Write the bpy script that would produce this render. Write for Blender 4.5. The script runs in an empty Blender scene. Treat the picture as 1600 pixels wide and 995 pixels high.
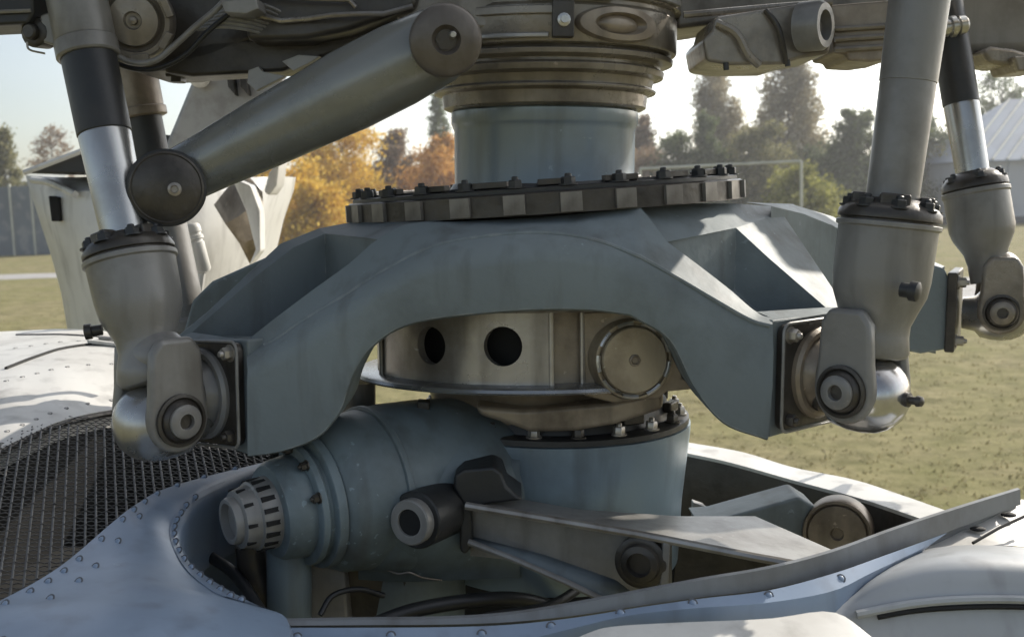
import bpy, bmesh, math, random
from mathutils import Vector, Matrix
from mathutils.geometry import delaunay_2d_cdt
random.seed(7)
sc = bpy.context.scene
col = sc.collection
rad = math.radians

# ---------------------------------------------------------------- camera, sky, sun
F = 1700.0                      # focal length in photograph pixels (1600 wide)
HOR = 300.0                     # eye level row in the photograph
TH = -math.atan((497.5 - HOR) / F)
EYE = 3.9                       # eye height above the field
ROLL = rad(1.7)
FWD = Vector((0, math.cos(TH), math.sin(TH)))
UPV = Vector((0, -math.sin(TH), math.cos(TH)))
RGT = Vector((1, 0, 0))
RIG = Matrix.Translation((0, 0, EYE)) @ Matrix.Rotation(ROLL, 4, FWD)   # the aircraft leans a little on the field

cam_d = bpy.data.cameras.new('camera')
cam = bpy.data.objects.new('camera', cam_d)
col.objects.link(cam)
cam_d.sensor_width = 36.0
cam_d.lens = 36.0 * F / 1600.0
cam_d.clip_start = 0.05
cam_d.clip_end = 5000
cm = Matrix.Identity(4)
for i in range(3):
    cm[i][0] = RGT[i]; cm[i][1] = UPV[i]; cm[i][2] = -FWD[i]
cam.matrix_world = RIG @ cm
sc.camera = cam
cam_d.dof.use_dof = True
cam_d.dof.focus_distance = 1.45
cam_d.dof.aperture_fstop = 9.0

SUN_AZ, SUN_EL = rad(51), rad(31)          # right of the view direction, behind the mast
sun_dir = Vector((math.sin(SUN_AZ) * math.cos(SUN_EL), math.cos(SUN_AZ) * math.cos(SUN_EL), math.sin(SUN_EL)))
w = bpy.data.worlds.new('World')
sc.world = w
w.use_nodes = True
nt = w.node_tree
bg = nt.nodes['Background']
sky = nt.nodes.new('ShaderNodeTexSky')
sky.sky_type = 'NISHITA'
sky.sun_disc = False
sky.sun_elevation = SUN_EL
sky.sun_rotation = SUN_AZ
sky.air_density = 1.0
sky.dust_density = 1.0
sky.ozone_density = 1.0
# pale haze glow of the sky round the sun
wtc = nt.nodes.new('ShaderNodeTexCoord')
dot = nt.nodes.new('ShaderNodeVectorMath'); dot.operation = 'DOT_PRODUCT'; dot.inputs[1].default_value = sun_dir
nt.links.new(wtc.outputs['Generated'], dot.inputs[0])
mr = nt.nodes.new('ShaderNodeMapRange'); mr.inputs[1].default_value = 0.2; mr.inputs[2].default_value = 1.0
nt.links.new(dot.outputs['Value'], mr.inputs[0])
pw_ = nt.nodes.new('ShaderNodeMath'); pw_.operation = 'POWER'; pw_.inputs[1].default_value = 1.3
nt.links.new(mr.outputs[0], pw_.inputs[0])
ad = nt.nodes.new('ShaderNodeMix'); ad.data_type = 'RGBA'; ad.blend_type = 'ADD'; ad.clamp_result = False
ad.inputs['B'].default_value = (13.0, 12.8, 12.3, 1)
hz_ = nt.nodes.new('ShaderNodeHueSaturation'); hz_.inputs['Saturation'].default_value = 0.7; nt.links.new(sky.outputs[0], hz_.inputs['Color'])
nt.links.new(pw_.outputs[0], ad.inputs['Factor']); nt.links.new(hz_.outputs[0], ad.inputs['A'])
nt.links.new(ad.outputs['Result'], bg.inputs[0])
bg.inputs[1].default_value = 0.08
sd = bpy.data.lights.new('sun', 'SUN')
sd.energy = 3.4
sd.angle = rad(0.6)
sd.color = (1.0, 0.93, 0.82)
so = bpy.data.objects.new('sun', sd)
col.objects.link(so)
so.rotation_euler = sun_dir.to_track_quat('Z', 'Y').to_euler()
so.location = (0, 0, 30)
sc.view_settings.view_transform = 'Standard'
sc.view_settings.look = 'None'
sc.view_settings.gamma = 1
sc.view_settings.exposure = 0.8

# ---------------------------------------------------------------- placing helpers
def u(px, py, y):
    """rig point seen at photograph pixel (px, py) on the upright plane y metres ahead"""
    d = FWD + RGT * ((px - 800) / F) + UPV * ((497.5 - py) / F)
    return d * (y / d.y)
def wp(px, py, dist):
    """world point seen at a pixel, dist metres ahead over the field"""
    d = RIG.to_3x3() @ (FWD + RGT * ((px - 800) / F) + UPV * ((497.5 - py) / F))
    return Vector((0, 0, EYE)) + d * (dist / d.y)
def proj(p):
    dd = p.dot(FWD)
    return 800 + F * p.dot(RGT) / dd, 497.5 - F * p.dot(UPV) / dd
def spl(pts, n):
    """Catmull-Rom samples through tuples"""
    P = [Vector(p) for p in pts]
    P = [P[0] * 2 - P[1]] + P + [P[-1] * 2 - P[-2]]
    m = len(P) - 3
    out = []
    for k in range(n + 1):
        s = min(k / n * m, m - 1e-6)
        i = int(s); t = s - i
        a, b, c, d = P[i], P[i + 1], P[i + 2], P[i + 3]
        out.append(0.5 * ((2 * b) + (c - a) * t + (2 * a - 5 * b + 4 * c - d) * t * t + (3 * b - a - 3 * c + d) * t ** 3))
    return out
def basis(ax):
    ax = ax.normalized()
    h = Vector((0, 0, 1)) if abs(ax.z) < 0.9 else Vector((1, 0, 0))
    e1 = h.cross(ax).normalized()
    return e1, ax.cross(e1), ax

class MB:
    def __init__(s): s.v = []; s.f = []
    def add(s, vs, fs):
        o = len(s.v)
        s.v += [Vector(x) for x in vs]
        s.f += [tuple(i + o for i in f) for f in fs]
        return s
    def quad(s, *p): return s.add(p, [tuple(range(len(p)))])
    def lathe(s, p0, p1, prof, n=40, caps=True, a0=0, a1=2 * math.pi):
        """prof: (fraction along p0-p1, radius in m)"""
        e1, e2, ax = basis(p1 - p0); L = (p1 - p0).length
        full = abs(a1 - a0 - 2 * math.pi) < 1e-6
        m = n if full else n + 1
        vs = []; fs = []
        for t, r in prof:
            for k in range(m):
                a = a0 + (a1 - a0) * k / n
                vs.append(p0 + ax * (t * L) + (e1 * math.cos(a) + e2 * math.sin(a)) * r)
        for i in range(len(prof) - 1):
            for k in range(n):
                k2 = (k + 1) % m
                fs.append((i * m + k, i * m + k2, (i + 1) * m + k2, (i + 1) * m + k))
        if caps and full:
            fs.append(tuple(range(m))[::-1]); fs.append(tuple(range((len(prof) - 1) * m, len(prof) * m)))
        return s.add(vs, fs)
    def disc(s, c, ax, prof, n=40):
        """prof: (metres along ax from c, radius m)"""
        ax = ax.normalized()
        return s.lathe(c, c + ax, prof, n)
    def tube(s, pts, r, n=8, r1=None):
        pts = [Vector(p) for p in pts]; vs = []; fs = []
        e1 = None
        for i, p in enumerate(pts):
            tg = (pts[min(i + 1, len(pts) - 1)] - pts[max(i - 1, 0)]).normalized()
            if e1 is None: e1 = basis(tg)[0]
            e1 = (e1 - tg * e1.dot(tg)).normalized(); e2 = tg.cross(e1)
            rr = r if r1 is None else r + (r1 - r) * i / (len(pts) - 1)
            for k in range(n):
                a = 2 * math.pi * k / n
                vs.append(p + (e1 * math.cos(a) + e2 * math.sin(a)) * rr)
        for i in range(len(pts) - 1):
            for k in range(n):
                fs.append((i * n + k, i * n + (k + 1) % n, (i + 1) * n + (k + 1) % n, (i + 1) * n + k))
        fs.append(tuple(range(n))[::-1]); fs.append(tuple(range((len(pts) - 1) * n, len(pts) * n)))
        return s.add(vs, fs)
    def obox(s, c, ex, ey, ez, hx, hy, hz):
        vs = []
        for a in (-1, 1):
            for b in (-1, 1):
                for d in (-1, 1):
                    vs.append(c + ex * hx * a + ey * hy * b + ez * hz * d)
        return s.add(vs, [(0, 1, 3, 2), (4, 6, 7, 5), (0, 4, 5, 1), (2, 3, 7, 6), (0, 2, 6, 4), (1, 5, 7, 3)])
    def prism(s, front, back):
        n = len(front)
        fs = [tuple(range(n)), tuple(range(2 * n - 1, n - 1, -1))]
        fs += [(i, i + n, (i + 1) % n + n, (i + 1) % n) for i in range(n)]
        return s.add(list(front) + list(back), fs)
    def pprism(s, pts, y0, y1):
        fr = [u(p[0], p[1], y0 if len(p) < 3 else p[2]) for p in pts]
        return s.prism(fr, [Vector((p.x, p.y + (y1 - y0), p.z)) for p in fr])
    def grid(s, rows, flip=False):
        m = len(rows[0]); vs = [p for r in rows for p in r]; fs = []
        for i in range(len(rows) - 1):
            for k in range(m - 1):
                q = (i * m + k, i * m + k + 1, (i + 1) * m + k + 1, (i + 1) * m + k)
                fs.append(q[::-1] if flip else q)
        return s.add(vs, fs)
    def ball(s, c, r, n=16, m=10, sq=(1, 1, 1)):
        vs = []; fs = []
        for i in range(m + 1):
            th = math.pi * i / m
            for k in range(n):
                a = 2 * math.pi * k / n
                vs.append(c + Vector((r * sq[0] * math.sin(th) * math.cos(a), r * sq[1] * math.sin(th) * math.sin(a), r * sq[2] * math.cos(th))))
        for i in range(m):
            for k in range(n):
                fs.append((i * n + k, (i + 1) * n + k, (i + 1) * n + (k + 1) % n, i * n + (k + 1) % n))
        return s.add(vs, fs)
    def mesh(s, name, off=Vector((0, 0, 0)), sharp=38, smooth=True, fixn=True):
        me = bpy.data.meshes.new(name)
        me.from_pydata([v - off for v in s.v], [], s.f)
        bm = bmesh.new(); bm.from_mesh(me)
        bmesh.ops.remove_doubles(bm, verts=bm.verts, dist=1e-5)
        bmesh.ops.dissolve_degenerate(bm, edges=bm.edges, dist=1e-6)
        if fixn: bmesh.ops.recalc_face_normals(bm, faces=bm.faces)
        bm.to_mesh(me); bm.free()
        if smooth:
            me.polygons.foreach_set('use_smooth', [True] * len(me.polygons))
            me.set_sharp_from_angle(angle=rad(sharp))
        return me

BASE = {}
def thing(name, label, cat, base, group=None, world=False):
    o = bpy.data.objects.new(name, None); col.objects.link(o)
    o.empty_display_size = 0.05
    o.matrix_world = Matrix.Translation(base) if world else RIG @ Matrix.Translation(base)
    o['label'] = label; o['category'] = cat
    if group: o['group'] = group
    BASE[o.name] = Vector(base)
    return o
def part(name, mb, m, parent, label=None, bevel=0, seg=2, solid=0, kind=None, sharp=38):
    """one mesh object, a child of parent; its geometry is given in the parent's frame of build (rig or world)"""
    b = BASE[parent.name]
    me = mb if isinstance(mb, bpy.types.Mesh) else mb.mesh(name, b, sharp=sharp)
    o = bpy.data.objects.new(name, me); col.objects.link(o)
    if not me.materials: me.materials.append(m)
    o.parent = parent
    BASE[o.name] = b
    if label: o['label'] = label
    if kind: o['kind'] = kind
    if solid:
        md = o.modifiers.new('solid', 'SOLIDIFY'); md.thickness = solid; md.offset = -1
    if bevel:
        md = o.modifiers.new('bevel', 'BEVEL'); md.width = bevel; md.segments = seg; md.limit_method = 'ANGLE'
        md.angle_limit = rad(38); md.harden_normals = True
    return o
def single(name, mb, m, label, cat, group=None, kind=None, sharp=38):
    """a top-level thing that is one mesh, in world coordinates"""
    me = mb.mesh(name, sharp=sharp)
    o = bpy.data.objects.new(name, me); col.objects.link(o); me.materials.append(m)
    if kind == 'structure': o['kind'] = kind
    else:
        o['label'] = label; o['category'] = cat
        if kind: o['kind'] = kind
        if group: o['group'] = group
    return o
def inst(name, me, parent, loc, rot=None, scale=1.0):
    """a repeat piece sharing mesh data, child of parent, placed at a build-frame point"""
    o = bpy.data.objects.new(name, me); col.objects.link(o); o.parent = parent
    mt = Matrix.Translation(Vector(loc) - BASE[parent.name])
    if rot is not None: mt = mt @ rot.to_4x4()
    o.matrix_local = mt @ Matrix.Scale(scale, 4)
    return o
def frame(ax):
    e1, e2, a = basis(ax)
    return Matrix((e1, e2, a)).transposed()

# ---------------------------------------------------------------- materials
def mat(name, base, rough=0.45, metal=0.0, dirt=None, amt=0.5, scale=9.0, bump=0.0, bscale=60.0, rvar=0.15, spec=0.5, streak=1.0, lo=0.48, hi=0.7, coat=0, wear=0.0, chip=None, edge=0.0):
    m = bpy.data.materials.new(name); m.use_nodes = True
    n = m.node_tree.nodes; l = m.node_tree.links
    b = n['Principled BSDF']
    b.inputs['Roughness'].default_value = rough; b.inputs['Metallic'].default_value = metal
    b.inputs['Specular IOR Level'].default_value = spec
    b.inputs['Coat Weight'].default_value = coat
    tc = n.new('ShaderNodeTexCoord'); mp = n.new('ShaderNodeMapping')
    mp.inputs['Scale'].default_value = (1, 1, streak)
    l.new(tc.outputs['Object'], mp.inputs[0])
    n1 = n.new('ShaderNodeTexNoise'); n1.inputs['Scale'].default_value = scale; n1.inputs['Detail'].default_value = 8; n1.inputs['Roughness'].default_value = 0.62
    l.new(mp.outputs[0], n1.inputs['Vector'])
    r1 = n.new('ShaderNodeMapRange'); r1.inputs[1].default_value = lo; r1.inputs[2].default_value = hi
    r1.inputs[3].default_value = 0; r1.inputs[4].default_value = amt
    l.new(n1.outputs['Fac'], r1.inputs[0])
    mx = n.new('ShaderNodeMix'); mx.data_type = 'RGBA'
    n2 = n.new('ShaderNodeTexNoise'); n2.inputs['Scale'].default_value = scale * 0.35; n2.inputs['Detail'].default_value = 4
    l.new(tc.outputs['Object'], n2.inputs['Vector'])
    hs = n.new('ShaderNodeHueSaturation'); hs.inputs['Color'].default_value = (*base, 1)
    r2 = n.new('ShaderNodeMapRange'); r2.inputs[1].default_value = 0.3; r2.inputs[2].default_value = 0.7; r2.inputs[3].default_value = 0.85; r2.inputs[4].default_value = 1.13
    l.new(n2.outputs['Fac'], r2.inputs[0]); l.new(r2.outputs[0], hs.inputs['Value'])
    l.new(hs.outputs[0], mx.inputs['A']); mx.inputs['B'].default_value = (*(dirt or [c * 0.5 for c in base]), 1)
    l.new(r1.outputs[0], mx.inputs['Factor'])
    last = mx.outputs['Result']
    if wear:
        m2 = n.new('ShaderNodeMapping'); m2.inputs['Scale'].default_value = (26, 26, 3.0); l.new(tc.outputs['Object'], m2.inputs[0])
        n4 = n.new('ShaderNodeTexNoise'); n4.inputs['Scale'].default_value = 1.0; n4.inputs['Detail'].default_value = 7; l.new(m2.outputs[0], n4.inputs['Vector'])
        r4 = n.new('ShaderNodeMapRange'); r4.inputs[1].default_value = 0.52; r4.inputs[2].default_value = 0.74; r4.inputs[4].default_value = 0.75 * wear
        l.new(n4.outputs['Fac'], r4.inputs[0])
        x4 = n.new('ShaderNodeMix'); x4.data_type = 'RGBA'; x4.inputs['B'].default_value = (0.05, 0.04, 0.03, 1)
        l.new(r4.outputs[0], x4.inputs['Factor']); l.new(last, x4.inputs['A']); last = x4.outputs['Result']
        n5 = n.new('ShaderNodeTexNoise'); n5.inputs['Scale'].default_value = 85; n5.inputs['Detail'].default_value = 3; l.new(tc.outputs['Object'], n5.inputs['Vector'])
        n6 = n.new('ShaderNodeTexNoise'); n6.inputs['Scale'].default_value = 5; n6.inputs['Detail'].default_value = 2; l.new(tc.outputs['Object'], n6.inputs['Vector'])
        a5 = n.new('ShaderNodeMath'); a5.operation = 'MULTIPLY_ADD'; a5.inputs[1].default_value = 0.5; l.new(n6.outputs['Fac'], a5.inputs[0]); l.new(n5.outputs['Fac'], a5.inputs[2])
        r5 = n.new('ShaderNodeMapRange'); r5.inputs[1].default_value = 1.0; r5.inputs[2].default_value = 1.04; r5.inputs[4].default_value = min(1, 0.7 * wear)
        l.new(a5.outputs[0], r5.inputs[0])
        x5 = n.new('ShaderNodeMix'); x5.data_type = 'RGBA'; x5.inputs['B'].default_value = (*(chip or [min(0.6, c * 1.9) for c in base]), 1)
        l.new(r5.outputs[0], x5.inputs['Factor']); l.new(last, x5.inputs['A']); last = x5.outputs['Result']
    if edge:
        bv = n.new('ShaderNodeBevel'); bv.samples = 4; bv.inputs['Radius'].default_value = 0.0035
        ge = n.new('ShaderNodeNewGeometry'); dt = n.new('ShaderNodeVectorMath'); dt.operation = 'DOT_PRODUCT'
        l.new(bv.outputs[0], dt.inputs[0]); l.new(ge.outputs['Normal'], dt.inputs[1])
        re_ = n.new('ShaderNodeMapRange'); re_.inputs[1].default_value = 0.97; re_.inputs[2].default_value = 0.80; re_.inputs[3].default_value = 0; re_.inputs[4].default_value = 1
        l.new(dt.outputs['Value'], re_.inputs[0])
        n7 = n.new('ShaderNodeTexNoise'); n7.inputs['Scale'].default_value = 55; n7.inputs['Detail'].default_value = 5; l.new(tc.outputs['Object'], n7.inputs['Vector'])
        r7 = n.new('ShaderNodeMapRange'); r7.inputs[1].default_value = 0.42; r7.inputs[2].default_value = 0.6; r7.inputs[4].default_value = edge; l.new(n7.outputs['Fac'], r7.inputs[0])
        m7 = n.new('ShaderNodeMath'); m7.operation = 'MULTIPLY'; l.new(re_.outputs[0], m7.inputs[0]); l.new(r7.outputs[0], m7.inputs[1])
        x7 = n.new('ShaderNodeMix'); x7.data_type = 'RGBA'; x7.inputs['B'].default_value = (0.42, 0.42, 0.40, 1)
        l.new(m7.outputs[0], x7.inputs['Factor']); l.new(last, x7.inputs['A']); last = x7.outputs['Result']
    l.new(last, b.inputs['Base Color'])
    r3 = n.new('ShaderNodeMapRange'); r3.inputs[3].default_value = max(0.05, rough - rvar); r3.inputs[4].default_value = min(1, rough + rvar)
    l.new(n1.outputs['Fac'], r3.inputs[0]); l.new(r3.outputs[0], b.inputs['Roughness'])
    if bump:
        n3 = n.new('ShaderNodeTexNoise'); n3.inputs['Scale'].default_value = bscale; n3.inputs['Detail'].default_value = 6
        l.new(tc.outputs['Object'], n3.inputs['Vector'])
        bp = n.new('ShaderNodeBump'); bp.inputs['Strength'].default_value = bump; bp.inputs['Distance'].default_value = 0.004
        l.new(n3.outputs['Fac'], bp.inputs['Height']); l.new(bp.outputs[0], b.inputs['Normal'])
    return m
M = {}
M['paint'] = mat('grey_blue_paint', (0.175, 0.205, 0.214), 0.56, 0, (0.075, 0.08, 0.075), 0.6, 7, 0.25, 45, spec=0.25, edge=0.8, lo=0.5, hi=0.75, wear=0.55)
M['paint_light'] = mat('light_blue_paint', (0.22, 0.288, 0.335), 0.36, 0.1, (0.09, 0.095, 0.09), 0.5, 6, 0.1, 70, lo=0.52, hi=0.75, wear=0.5)
M['mast'] = mat('glossy_mast_paint', (0.25, 0.305, 0.345), 0.25, 0.2, (0.12, 0.12, 0.11), 0.5, 6, 0.05, 50, lo=0.52, hi=0.75, wear=0.5, rvar=0.06)
M['rodgrey'] = mat('grey_enamel', (0.225, 0.218, 0.205), 0.38, 0.1, (0.08, 0.068, 0.055), 0.65, 9, 0.12, 80, lo=0.48, hi=0.74, wear=0.6, edge=0.6)
M['polished'] = mat('polished_rod', (0.42, 0.42, 0.41), 0.27, 0.75, (0.2, 0.18, 0.16), 0.5, 8, 0.05, 60, wear=0.4, rvar=0.08)
M['ball'] = mat('shiny_steel_ball', (0.5, 0.5, 0.5), 0.2, 0.85, (0.22, 0.17, 0.13), 0.6, 14, 0.05, 60, wear=0.5, rvar=0.1)
M['arm'] = mat('satin_grey_paint', (0.23, 0.235, 0.22), 0.27, 0.3, (0.10, 0.095, 0.08), 0.6, 5, 0.08, 60)
M['black'] = mat('black_rubber', (0.02, 0.021, 0.022), 0.45, 0, (0.05, 0.045, 0.04), 0.5, 12, 0.15, 80)
M['dark'] = mat('greasy_dark_steel', (0.065, 0.058, 0.05), 0.38, 0.35, (0.02, 0.017, 0.014), 0.8, 14, 0.3, 70, wear=0.5)
M['hub'] = mat('greasy_hub_steel', (0.27, 0.24, 0.20), 0.30, 0.25, (0.07, 0.055, 0.04), 0.85, 9, 0.2, 70, lo=0.44, hi=0.70, wear=0.7)
M['brown'] = mat('oily_brown_metal', (0.30, 0.25, 0.19), 0.38, 0.25, (0.07, 0.048, 0.03), 0.9, 8, 0.2, 60, lo=0.44, hi=0.70, wear=0.8)
M['steel'] = mat('stained_bare_steel', (0.39, 0.365, 0.33), 0.30, 0.5, (0.13, 0.10, 0.075), 0.75, 7, 0.12, 60, lo=0.46, hi=0.72, wear=0.8)
M['bright'] = mat('worn_bright_steel', (0.5, 0.49, 0.46), 0.3, 0.7, (0.15, 0.12, 0.1), 0.6, 20, 0.1, 80)
M['cowl'] = mat('pale_blue_skin', (0.205, 0.268, 0.365), 0.36, 0, (0.13, 0.16, 0.205), 0.6, 4, 0.22, 7, lo=0.45, hi=0.75, wear=0.4)
M['white'] = mat('weathered_white_skin', (0.60, 0.59, 0.56), 0.46, 0, (0.26, 0.24, 0.21), 0.6, 3, 0.2, 8, lo=0.45, hi=0.72, wear=0.45)
M['sill'] = mat('grey_sill_paint', (0.19, 0.20, 0.21), 0.4, 0.1, (0.09, 0.085, 0.08), 0.6, 6, 0.15, 20, wear=0.5)
M['fairing'] = mat('pale_grey_fairing_paint', (0.36, 0.375, 0.39), 0.4, 0, (0.22, 0.22, 0.21), 0.6, 3, 0.2, 8, lo=0.45, hi=0.72, wear=0.4)
M['casing'] = mat('grey_green_casting_paint', (0.16, 0.203, 0.222), 0.42, 0, (0.05, 0.055, 0.05), 0.6, 6, 0.15, 60, lo=0.48, hi=0.72, wear=0.6, spec=0.4, edge=0.7)
M['cap'] = mat('dark_brown_cap', (0.125, 0.108, 0.092), 0.36, 0.2, (0.05, 0.04, 0.03), 0.8, 12, 0.2, 60, wear=0.6)
M['brass'] = mat('brassy_cover', (0.36, 0.305, 0.225), 0.36, 0.4, (0.13, 0.095, 0.06), 0.8, 10, 0.15, 60, wear=0.8)
M['lug'] = mat('stained_lug_steel', (0.20, 0.185, 0.165), 0.4, 0.3, (0.06, 0.05, 0.04), 0.8, 14, 0.15, 60, wear=0.6)
M['grime'] = mat('rivet_grime', (0.10, 0.105, 0.115), 0.7)
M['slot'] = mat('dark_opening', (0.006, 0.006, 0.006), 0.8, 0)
M['wire'] = mat('galvanised_wire', (0.085, 0.082, 0.078), 0.4, 0.3, (0.03, 0.025, 0.02), 0.7, 30)
M['plate'] = mat('pale_grey_plate', (0.36, 0.35, 0.33), 0.5, 0.1, (0.15, 0.13, 0.11), 0.6, 15)

# ================================================================ the aircraft
AX = Vector((0.05, 1.70, 0))            # mast axis
def azp(az, r, z, c=AX):
    """point at azimuth az (0 = towards the camera, + = right), radius r, height z about the mast"""
    return Vector((c.x + r * math.sin(az), c.y - r * math.cos(az), z))

def nut_mesh(name, m, r, h, n=6, hole=True):
    b = MB(); Z = Vector((0, 0, 1)); O = Vector((0, 0, 0))
    b.lathe(O, Z, [(0, r * 1.35), (h * 0.18, r * 1.35)], 14)
    b.lathe(Z * h * 0.18, Z, [(0, r), (h * 0.7, r), (h * 0.82, r * 0.85)], n)
    b.lathe(Z * h * 0.8, Z, [(0, r * 0.5), (h * 0.5, r * 0.48), (h * 0.6, r * 0.35)], 10)
    me = b.mesh(name); me.materials.append(m); return me
def rivet_mesh(name, m, r):
    Z_ = Vector((0, 0, 1)); b = MB()
    b.lathe(Vector((0, 0, -r * 0.2)), Z_, [(0, r), (r * 0.25, r), (r * 0.45, r * 0.8), (r * 0.58, r * 0.4), (r * 0.62, 0.0001)], 10)
    nf = len(b.f)
    b.lathe(Vector((0, 0, -r * 0.2)), Z_, [(0, r * 1.45), (r * 0.22, r * 1.45)], 12)
    me = b.mesh(name, sharp=60); me.materials.append(m); me.materials.append(M['grime'])
    for p in me.polygons:
        if max(me.vertices[i].co.xy.length for i in p.vertices) > r * 1.2: p.material_index = 1
    return me
NUT = nut_mesh('nut', M['dark'], 0.0085, 0.013)
NUTS = nut_mesh('bolt', M['black'], 0.0095, 0.011)
NUTB = nut_mesh('steel_bolt', M['steel'], 0.0085, 0.013)

# ---------------------------------------------------------------- rotor hub and mast
hub = thing('rotor_mast', 'thick pale blue rotor mast rising from the bolted ring into the greasy dark hub', 'rotor mast', AX + Vector((0, 0, -0.02)))
zc = lambda py, y=1.70: u(850, py, y).z
def vl(mb, prof, n=64, c=AX):       # lathe about the mast: (z, r)
    p0 = Vector((c.x, c.y, 0)); return mb.lathe(p0, p0 + Vector((0, 0, 1)), prof, n)
z0 = zc(318); zt = zc(185, 1.56)
part('shaft', vl(MB(), [(z0 - 0.05, 0.139), (z0, 0.139), (zt - 0.012, 0.139), (zt - 0.004, 0.1415), (zt, 0.1435), (zt + 0.016, 0.1435), (zt + 0.019, 0.140)]), M['mast'], hub)
part('shaft_foot', vl(MB(), [(z0 - 0.03, 0.165), (z0 + 0.012, 0.165), (z0 + 0.018, 0.148), (z0 + 0.03, 0.1405)]), M['dark'], hub)
part('collar', vl(MB(), [(zt + 0.019, 0.149), (zt + 0.022, 0.155), (zt + 0.040, 0.157), (zt + 0.043, 0.169), (zt + 0.047, 0.170), (zt + 0.050, 0.163),
     (zt + 0.062, 0.166), (zt + 0.065, 0.180), (zt + 0.074, 0.182), (zt + 0.077, 0.176), (zt + 0.082, 0.176), (zt + 0.085, 0.194), (zt + 0.092, 0.195), (zt + 0.095, 0.186), (zt + 0.097, 0.186)]), M['hub'], hub, bevel=0.001)
part('hub_drum', vl(MB(), [(zt + 0.097, 0.186), (zt + 0.099, 0.198), (zt + 0.103, 0.200), (zt + 0.148, 0.200), (zt + 0.152, 0.196), (zt + 0.158, 0.196), (zt + 0.16, 0.206), (zt + 0.30, 0.206), (zt + 0.302, 0.1)]), M['hub'], hub, bevel=0.001)
def on_drum(mb, az0, az1, za, zb, r0, r1, n=14):
    fr = [[azp(az0 + (az1 - az0) * k / n, r1, z) for k in range(n + 1)] for z in (za, zb)]
    bk = [[azp(az0 + (az1 - az0) * k / n, r0, z) for k in range(n + 1)] for z in (za, zb)]
    mb.grid(fr); mb.grid([bk[0], fr[0]]); mb.grid([fr[1], bk[1]]); mb.grid(bk, True)
    mb.quad(bk[0][0], fr[0][0], fr[1][0], bk[1][0]); mb.quad(bk[0][-1], bk[1][-1], fr[1][-1], fr[0][-1])
    return mb
def oval(mb, az, zmid, ra, rz, rs, r0=0.198):
    rows = []
    for f, r in rs:
        rows.append([azp(az + ra * f * math.cos(2 * math.pi * k / 32), r, zmid + rz * f * math.sin(2 * math.pi * k / 32)) for k in range(33)])
    mb.grid(rows); return mb
part('oval_boss', oval(MB(), rad(29), zt + 0.124, rad(19), 0.024, [(1.02, 0.199), (1, 0.204), (0.92, 0.209), (0.62, 0.210), (0.56, 0.203), (0.5, 0.200), (0.42, 0.204), (0.2, 0.207), (0.0, 0.207)]), M['brown'], hub)
part('hub_panel', on_drum(MB(), rad(-9), rad(27), zt + 0.155, zt + 0.24, 0.2, 0.214), M['paint'], hub, 'blue grey panel on the hub drum', bevel=0.002)
part('hub_panel', on_drum(MB(), rad(31), rad(66), zt + 0.162, zt + 0.24, 0.2, 0.213), M['rodgrey'], hub, bevel=0.002)
part('hub_panel', on_drum(MB(), rad(-38), rad(-13), zt + 0.158, zt + 0.24, 0.2, 0.209), M['dark'], hub, bevel=0.002)
part('hub_strip', on_drum(MB(), rad(-42), rad(2), zt + 0.134, zt + 0.146, 0.2, 0.206), M['hub'], hub, bevel=0.002)
part('hub_strip', on_drum(MB(), rad(-42), rad(0), zt + 0.103, zt + 0.110, 0.2, 0.205), M['steel'], hub, bevel=0.002)
part('lug', on_drum(MB(), rad(1), rad(9), zt + 0.102, zt + 0.150, 0.2, 0.215), M['dark'], hub, bevel=0.003)
b = MB(); q = azp(rad(5), 0.214, zt + 0.124); b.disc(q, Vector((0.1, -1, 0)), [(0, 0.009), (0.006, 0.009), (0.007, 0.005), (0.012, 0.005)], 12)
part('lug_bolt', b, M['bright'], hub)
# the broad upper hub body and the blade grips that reach out over the top of the frame
part('hub_body', vl(MB(), [(zt + 0.26, 0.20), (zt + 0.30, 0.26), (zt + 0.46, 0.26), (zt + 0.52, 0.2), (zt + 0.62, 0.16)]), M['hub'], hub, bevel=0.004)
for az, L in ((rad(82), 1.2), (rad(202), 1.2), (rad(-62), 0.95)):
    d = Vector((math.sin(az), -math.cos(az), 0)); t = Vector((d.y, -d.x, 0)); Z = Vector((0, 0, 1))
    c = AX + d * (0.3 + L / 2) + Z * (zt + 0.40)
    b = MB().obox(c, d, t, Z, L / 2, 0.14, 0.08)
    part('blade_grip', b, M['hub'], hub, bevel=0.03, seg=3)

# left clutter under the hub
part('hub_arm', MB().pprism([(150, -60), (430, -60), (425, 50), (335, 92), (262, 110), (205, 112), (168, 84), (156, 40)], 1.56, 1.74), M['dark'], hub, bevel=0.008)
part('hub_arm', MB().pprism([(380, -60), (660, -60), (650, 12), (545, 48), (478, 62), (385, 64)], 1.50, 1.75), M['dark'], hub, bevel=0.008)
part('hub_arm', MB().pprism([(600, -60), (830, -60), (826, 40), (760, 46), (640, 36), (598, 18)], 1.52, 1.62), M['hub'], hub, bevel=0.006)
b = MB(); b.pprism([(252, 84), (330, 62), (470, 58), (640, 18), (700, 14), (690, 48), (560, 70), (486, 96), (440, 112), (300, 120), (256, 114)], 1.56, 1.63)
part('lever_bar', b, M['dark'], hub, bevel=0.006)
part('lip_rail', MB().tube([u(*p) for p in ((398, 24, 1.49), (440, 33, 1.49), (480, 30, 1.49), (520, 24, 1.48), (560, 22, 1.48), (600, 22, 1.48), (645, 10, 1.48))], 0.0035, 8), M['steel'], hub)
part('lip_rail', MB().tube([u(*p) for p in ((395, -8, 1.48), (470, -2, 1.48), (545, 0, 1.48), (556, 12, 1.48))], 0.003, 8), M['steel'], hub)
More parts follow.
